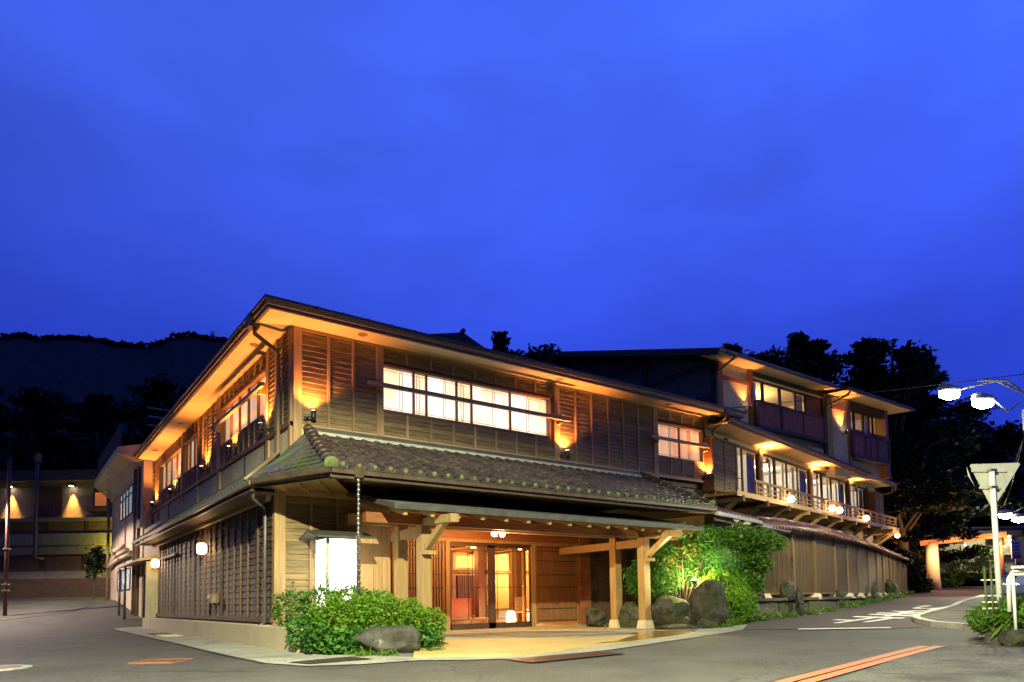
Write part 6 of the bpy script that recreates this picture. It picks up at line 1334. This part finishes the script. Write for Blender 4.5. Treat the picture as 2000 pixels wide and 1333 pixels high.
rt = [(1425, 686, 46, 0, 'short dark tree at the roof end of the guest block'), (1475, 678, 47, 1, 'dark tree just right of the guest block ridge'), (1520, 666, 49, 3, 'round topped dark tree over the guest block roof'), (1572, 656, 50, 0, 'pointed dark tree over the middle of the guest block roof'), (1632, 672, 52, 1, 'broad dark tree above the guest block gutter step'), (1690, 664, 48, 2, 'layered dark pine above the right roof end'), (1742, 660, 50, 3, 'tallest dark tree right of the guest block'), (1778, 688, 58, 0, 'dark pine whose branches reach toward the street lamp'), (1806, 735, 57, 2, 'lower dark pine left of the street lamp'), (1845, 775, 56, 1, 'dark tree behind the street lamp head'), (1890, 805, 54, 2, 'dark tree under the smaller street lamp'), (1940, 832, 60, 3, 'dark tree left of the utility pole'), (1775, 870, 55, 1, 'dark tree at the far corner of the wing'), (1745, 930, 64, 3, 'dark tree over the lit gate pillar'), (1880, 900, 66, 0, 'dark tree above the gate crossbeam'), (1440, 730, 60, 1, 'dark tree filling behind the short roof end tree'), (1545, 720, 62, 3, 'dark tree filling behind the guest block ridge'), (1660, 720, 62, 1, 'dark tree filling behind the gutter step'), (1715, 740, 60, 3, 'dark tree filling behind the right roof end'), (1815, 820, 62, 1, 'dark tree filling behind the street lamp'), (1765, 780, 58, 3, 'dark tree filling beside the guest block corner'), (1860, 860, 66, 1, 'dark tree filling above the gate'), (1915, 885, 70, 3, 'dark tree filling left of the road sign'), (1742, 1015, 52, 1, 'leafy dark tree beside the fence end')]
for x, y, v, k, lb in rt:
    if x > 1782: v = max(v, 70)
    p = pxpos(x, y, v); tree(x, y, v, gz(p.x, p.y)-.1, k, lb, GR, .95 if v < 55 else 1.1)
for x, y, v, k, w, lb in ((985, 660, 46, 2, .8, 'slim dark tree above the main roof'), (1033, 654, 47, 1, 1.0, 'round dark tree above the main roof'), (1083, 682, 46, 3, .75, 'lowest dark tree left of the guest block ridge')): tree(x, y, v, -.8, k, lb, 'dark trees above the main roof', w*.8)
for i, (x, y, v) in enumerate(((-30, 760, 75), (30, 752, 80), (85, 768, 70), (140, 760, 82), (195, 772, 72), (255, 765, 80), (310, 752, 74), (352, 735, 78), (400, 745, 85), (20, 830, 58), (110, 845, 56), (190, 835, 58), (265, 850, 55), (330, 820, 60))):
    p = pxpos(x, y, v); tree(x, y, v, gz(p.x, p.y)-.1, i % 4, ('dark tree in the upper row of the wood below the hill' if i < 9 else 'dark tree in the lower row of the wood behind the terraced building'), 'upper trees of the wood on the left' if i < 9 else 'lower trees of the wood on the left', 1.15)
for i, (x, y, v, r, lb) in enumerate(((1776, 1120, 45, 1.0, 'dark undergrowth just past the end of the fence'), (1783, 1085, 50, 1.2, 'dark bush left of the lit gate pillar'), (1762, 1070, 52, 1.8, 'dark bush below the wing corner lamp'), (1772, 1030, 56, 2.2, 'tall dark bush behind the gate pillar'))):
    p = pxpos(x, y, v); shrub('dark_bush', lb, 'bush', (p.x, p.y, .2), [([((p.x, p.y, p.z), (r, r, r*.9), 1500), ((p.x+.6, p.y-.4, p.z-r*.8), (r*.8, r*.8, r*.7), 900)], .11, 'leaf_tree', dict(shell=.4))], 'dark bushes past the fence')
def annex_tree():
    p = Vector((-1.6, 27.5, 0)); t = thing('young_tree', (-1.7, 27.5, .3), 'dark leafy young tree at the corner of the annex', 'tree')
    b = MB(); b.tube([(-1.0, 27.3, .3), (-1.0, 27.3, 2.4)], .04, 6); b.build('trunk', 'bark', t); leaves('crown', [((-1.0, 27.2, 2.3), (.5, .6, .9), 500)], .12, 'leaf_tree', t, asp=.5, shell=.2)
annex_tree()
for i, (x, y, v, lb) in enumerate(((1880, 1112, 52, 'clipped green bush in front of the pale house'), (1932, 1100, 51, 'dark garden tree before the pale house'), (1850, 1130, 52, 'low hedge at the foot of the pale house'))):
    p = pxpos(x, y, v); shrub('garden_bush', lb, 'bush', (p.x, p.y, 1.3), [([((p.x, p.y, p.z), (1.1+.8*(i == 2), 1.0, .75+.6*(i == 1)), 900)], .12, 'leaf_hedge', dict(shell=.5))], 'bushes at the pale house')
def hills():
    rid = [(-1500, 720), (-600, 690), (-200, 668), (0, 660), (40, 656), (75, 663), (110, 661), (160, 662), (200, 666), (225, 674), (255, 676), (290, 677), (318, 670), (340, 659), (370, 654), (395, 660), (430, 664), (520, 690), (700, 740), (1000, 770), (1500, 790), (1800, 815), (1900, 830), (2000, 862), (2200, 900), (2600, 880), (3600, 860)]
    xs = np.concatenate([np.arange(-1500, -200, 60), np.arange(-200, 560, 6), np.arange(560, 1800, 40), np.arange(1800, 2100, 10), np.arange(2100, 3600, 60)]); nt_ = 26; V = []; rs = np.random.RandomState(3)
    n = len(xs)
    for j in range(nt_):
        f = j/(nt_-1); v = 95+225*f
        for x in xs:
            yr = np.interp(x, [p[0] for p in rid], [p[1] for p in rid]); zr = pxpos(x, yr, 320).z
            p = pxpos(x, yr, v); z = 3+(zr-3)*f**1.15+(rs.rand()-.5)*(.7 if f < 1 else 1.2)
            V.append((p.x, p.y, z))
    base = len(V)
    for x in xs: p = pxpos(x, 700, 420); V.append((p.x, p.y, 0))
    F = [(j*n+i, j*n+i+1, (j+1)*n+i+1, (j+1)*n+i) for j in range(nt_) for i in range(n-1)]
    setting(obj('hills', mesh('hills', V, F, 'hill')), 'dark wooded hills behind the buildings')
    # trees along the ridge line read as one far wood
    bl = []
    for x in list(np.arange(-260, 520, 7))+list(np.arange(1880, 2100, 9)):
        yr = np.interp(x, [p[0] for p in rid], [p[1] for p in rid]); s = rs.uniform(.5, 1.0)*(1.7 if rs.rand() < .1 else 1)
        p = pxpos(x+rs.uniform(-3, 3), yr, 318); bl.append(((p.x, p.y, p.z+s*.5), (1.5*s+.4, 1.5*s+.4, 1.5*s), 26))
    for k in range(0):
        x = rs.uniform(-300, 520); f = rs.uniform(.1, .98); yr = np.interp(x, [p[0] for p in rid], [p[1] for p in rid]); zr = pxpos(x, yr, 320).z; v = 95+225*f; p = pxpos(x, yr, v)
        bl.append(((p.x, p.y, 3+(zr-3)*f**1.15+.6), (2.2, 2.2, 1.8), 22))
    w = leaves('far_wood', bl, 1.0, 'hill', None, 'stuff', asp=.7, shell=.3, up=1.2); tag(w, 'far dark wood covering the hillside', 'wood')
    p = pxpos(415, 664, 316); t = thing('transmission_tower', tuple(p), 'tiny lattice transmission tower on the hill ridge', 'pylon'); b = MB()
    for a in (-.8, .8):
        for c in (-.8, .8): b.beam(p+Vector((a, c, 0)), p+Vector((a*.2, c*.2, 4.2)), .16, .16)
    b.build('mast', 'grey_metal', t); b = MB()
    for z in (2.2, 3.0, 3.8): b.beam(p+Vector((-1.5*.8, .9, z)), p+Vector((1.5*.8, -.9, z)), .16, .16)
    b.build('cross_arms', 'grey_metal', t)
hills()
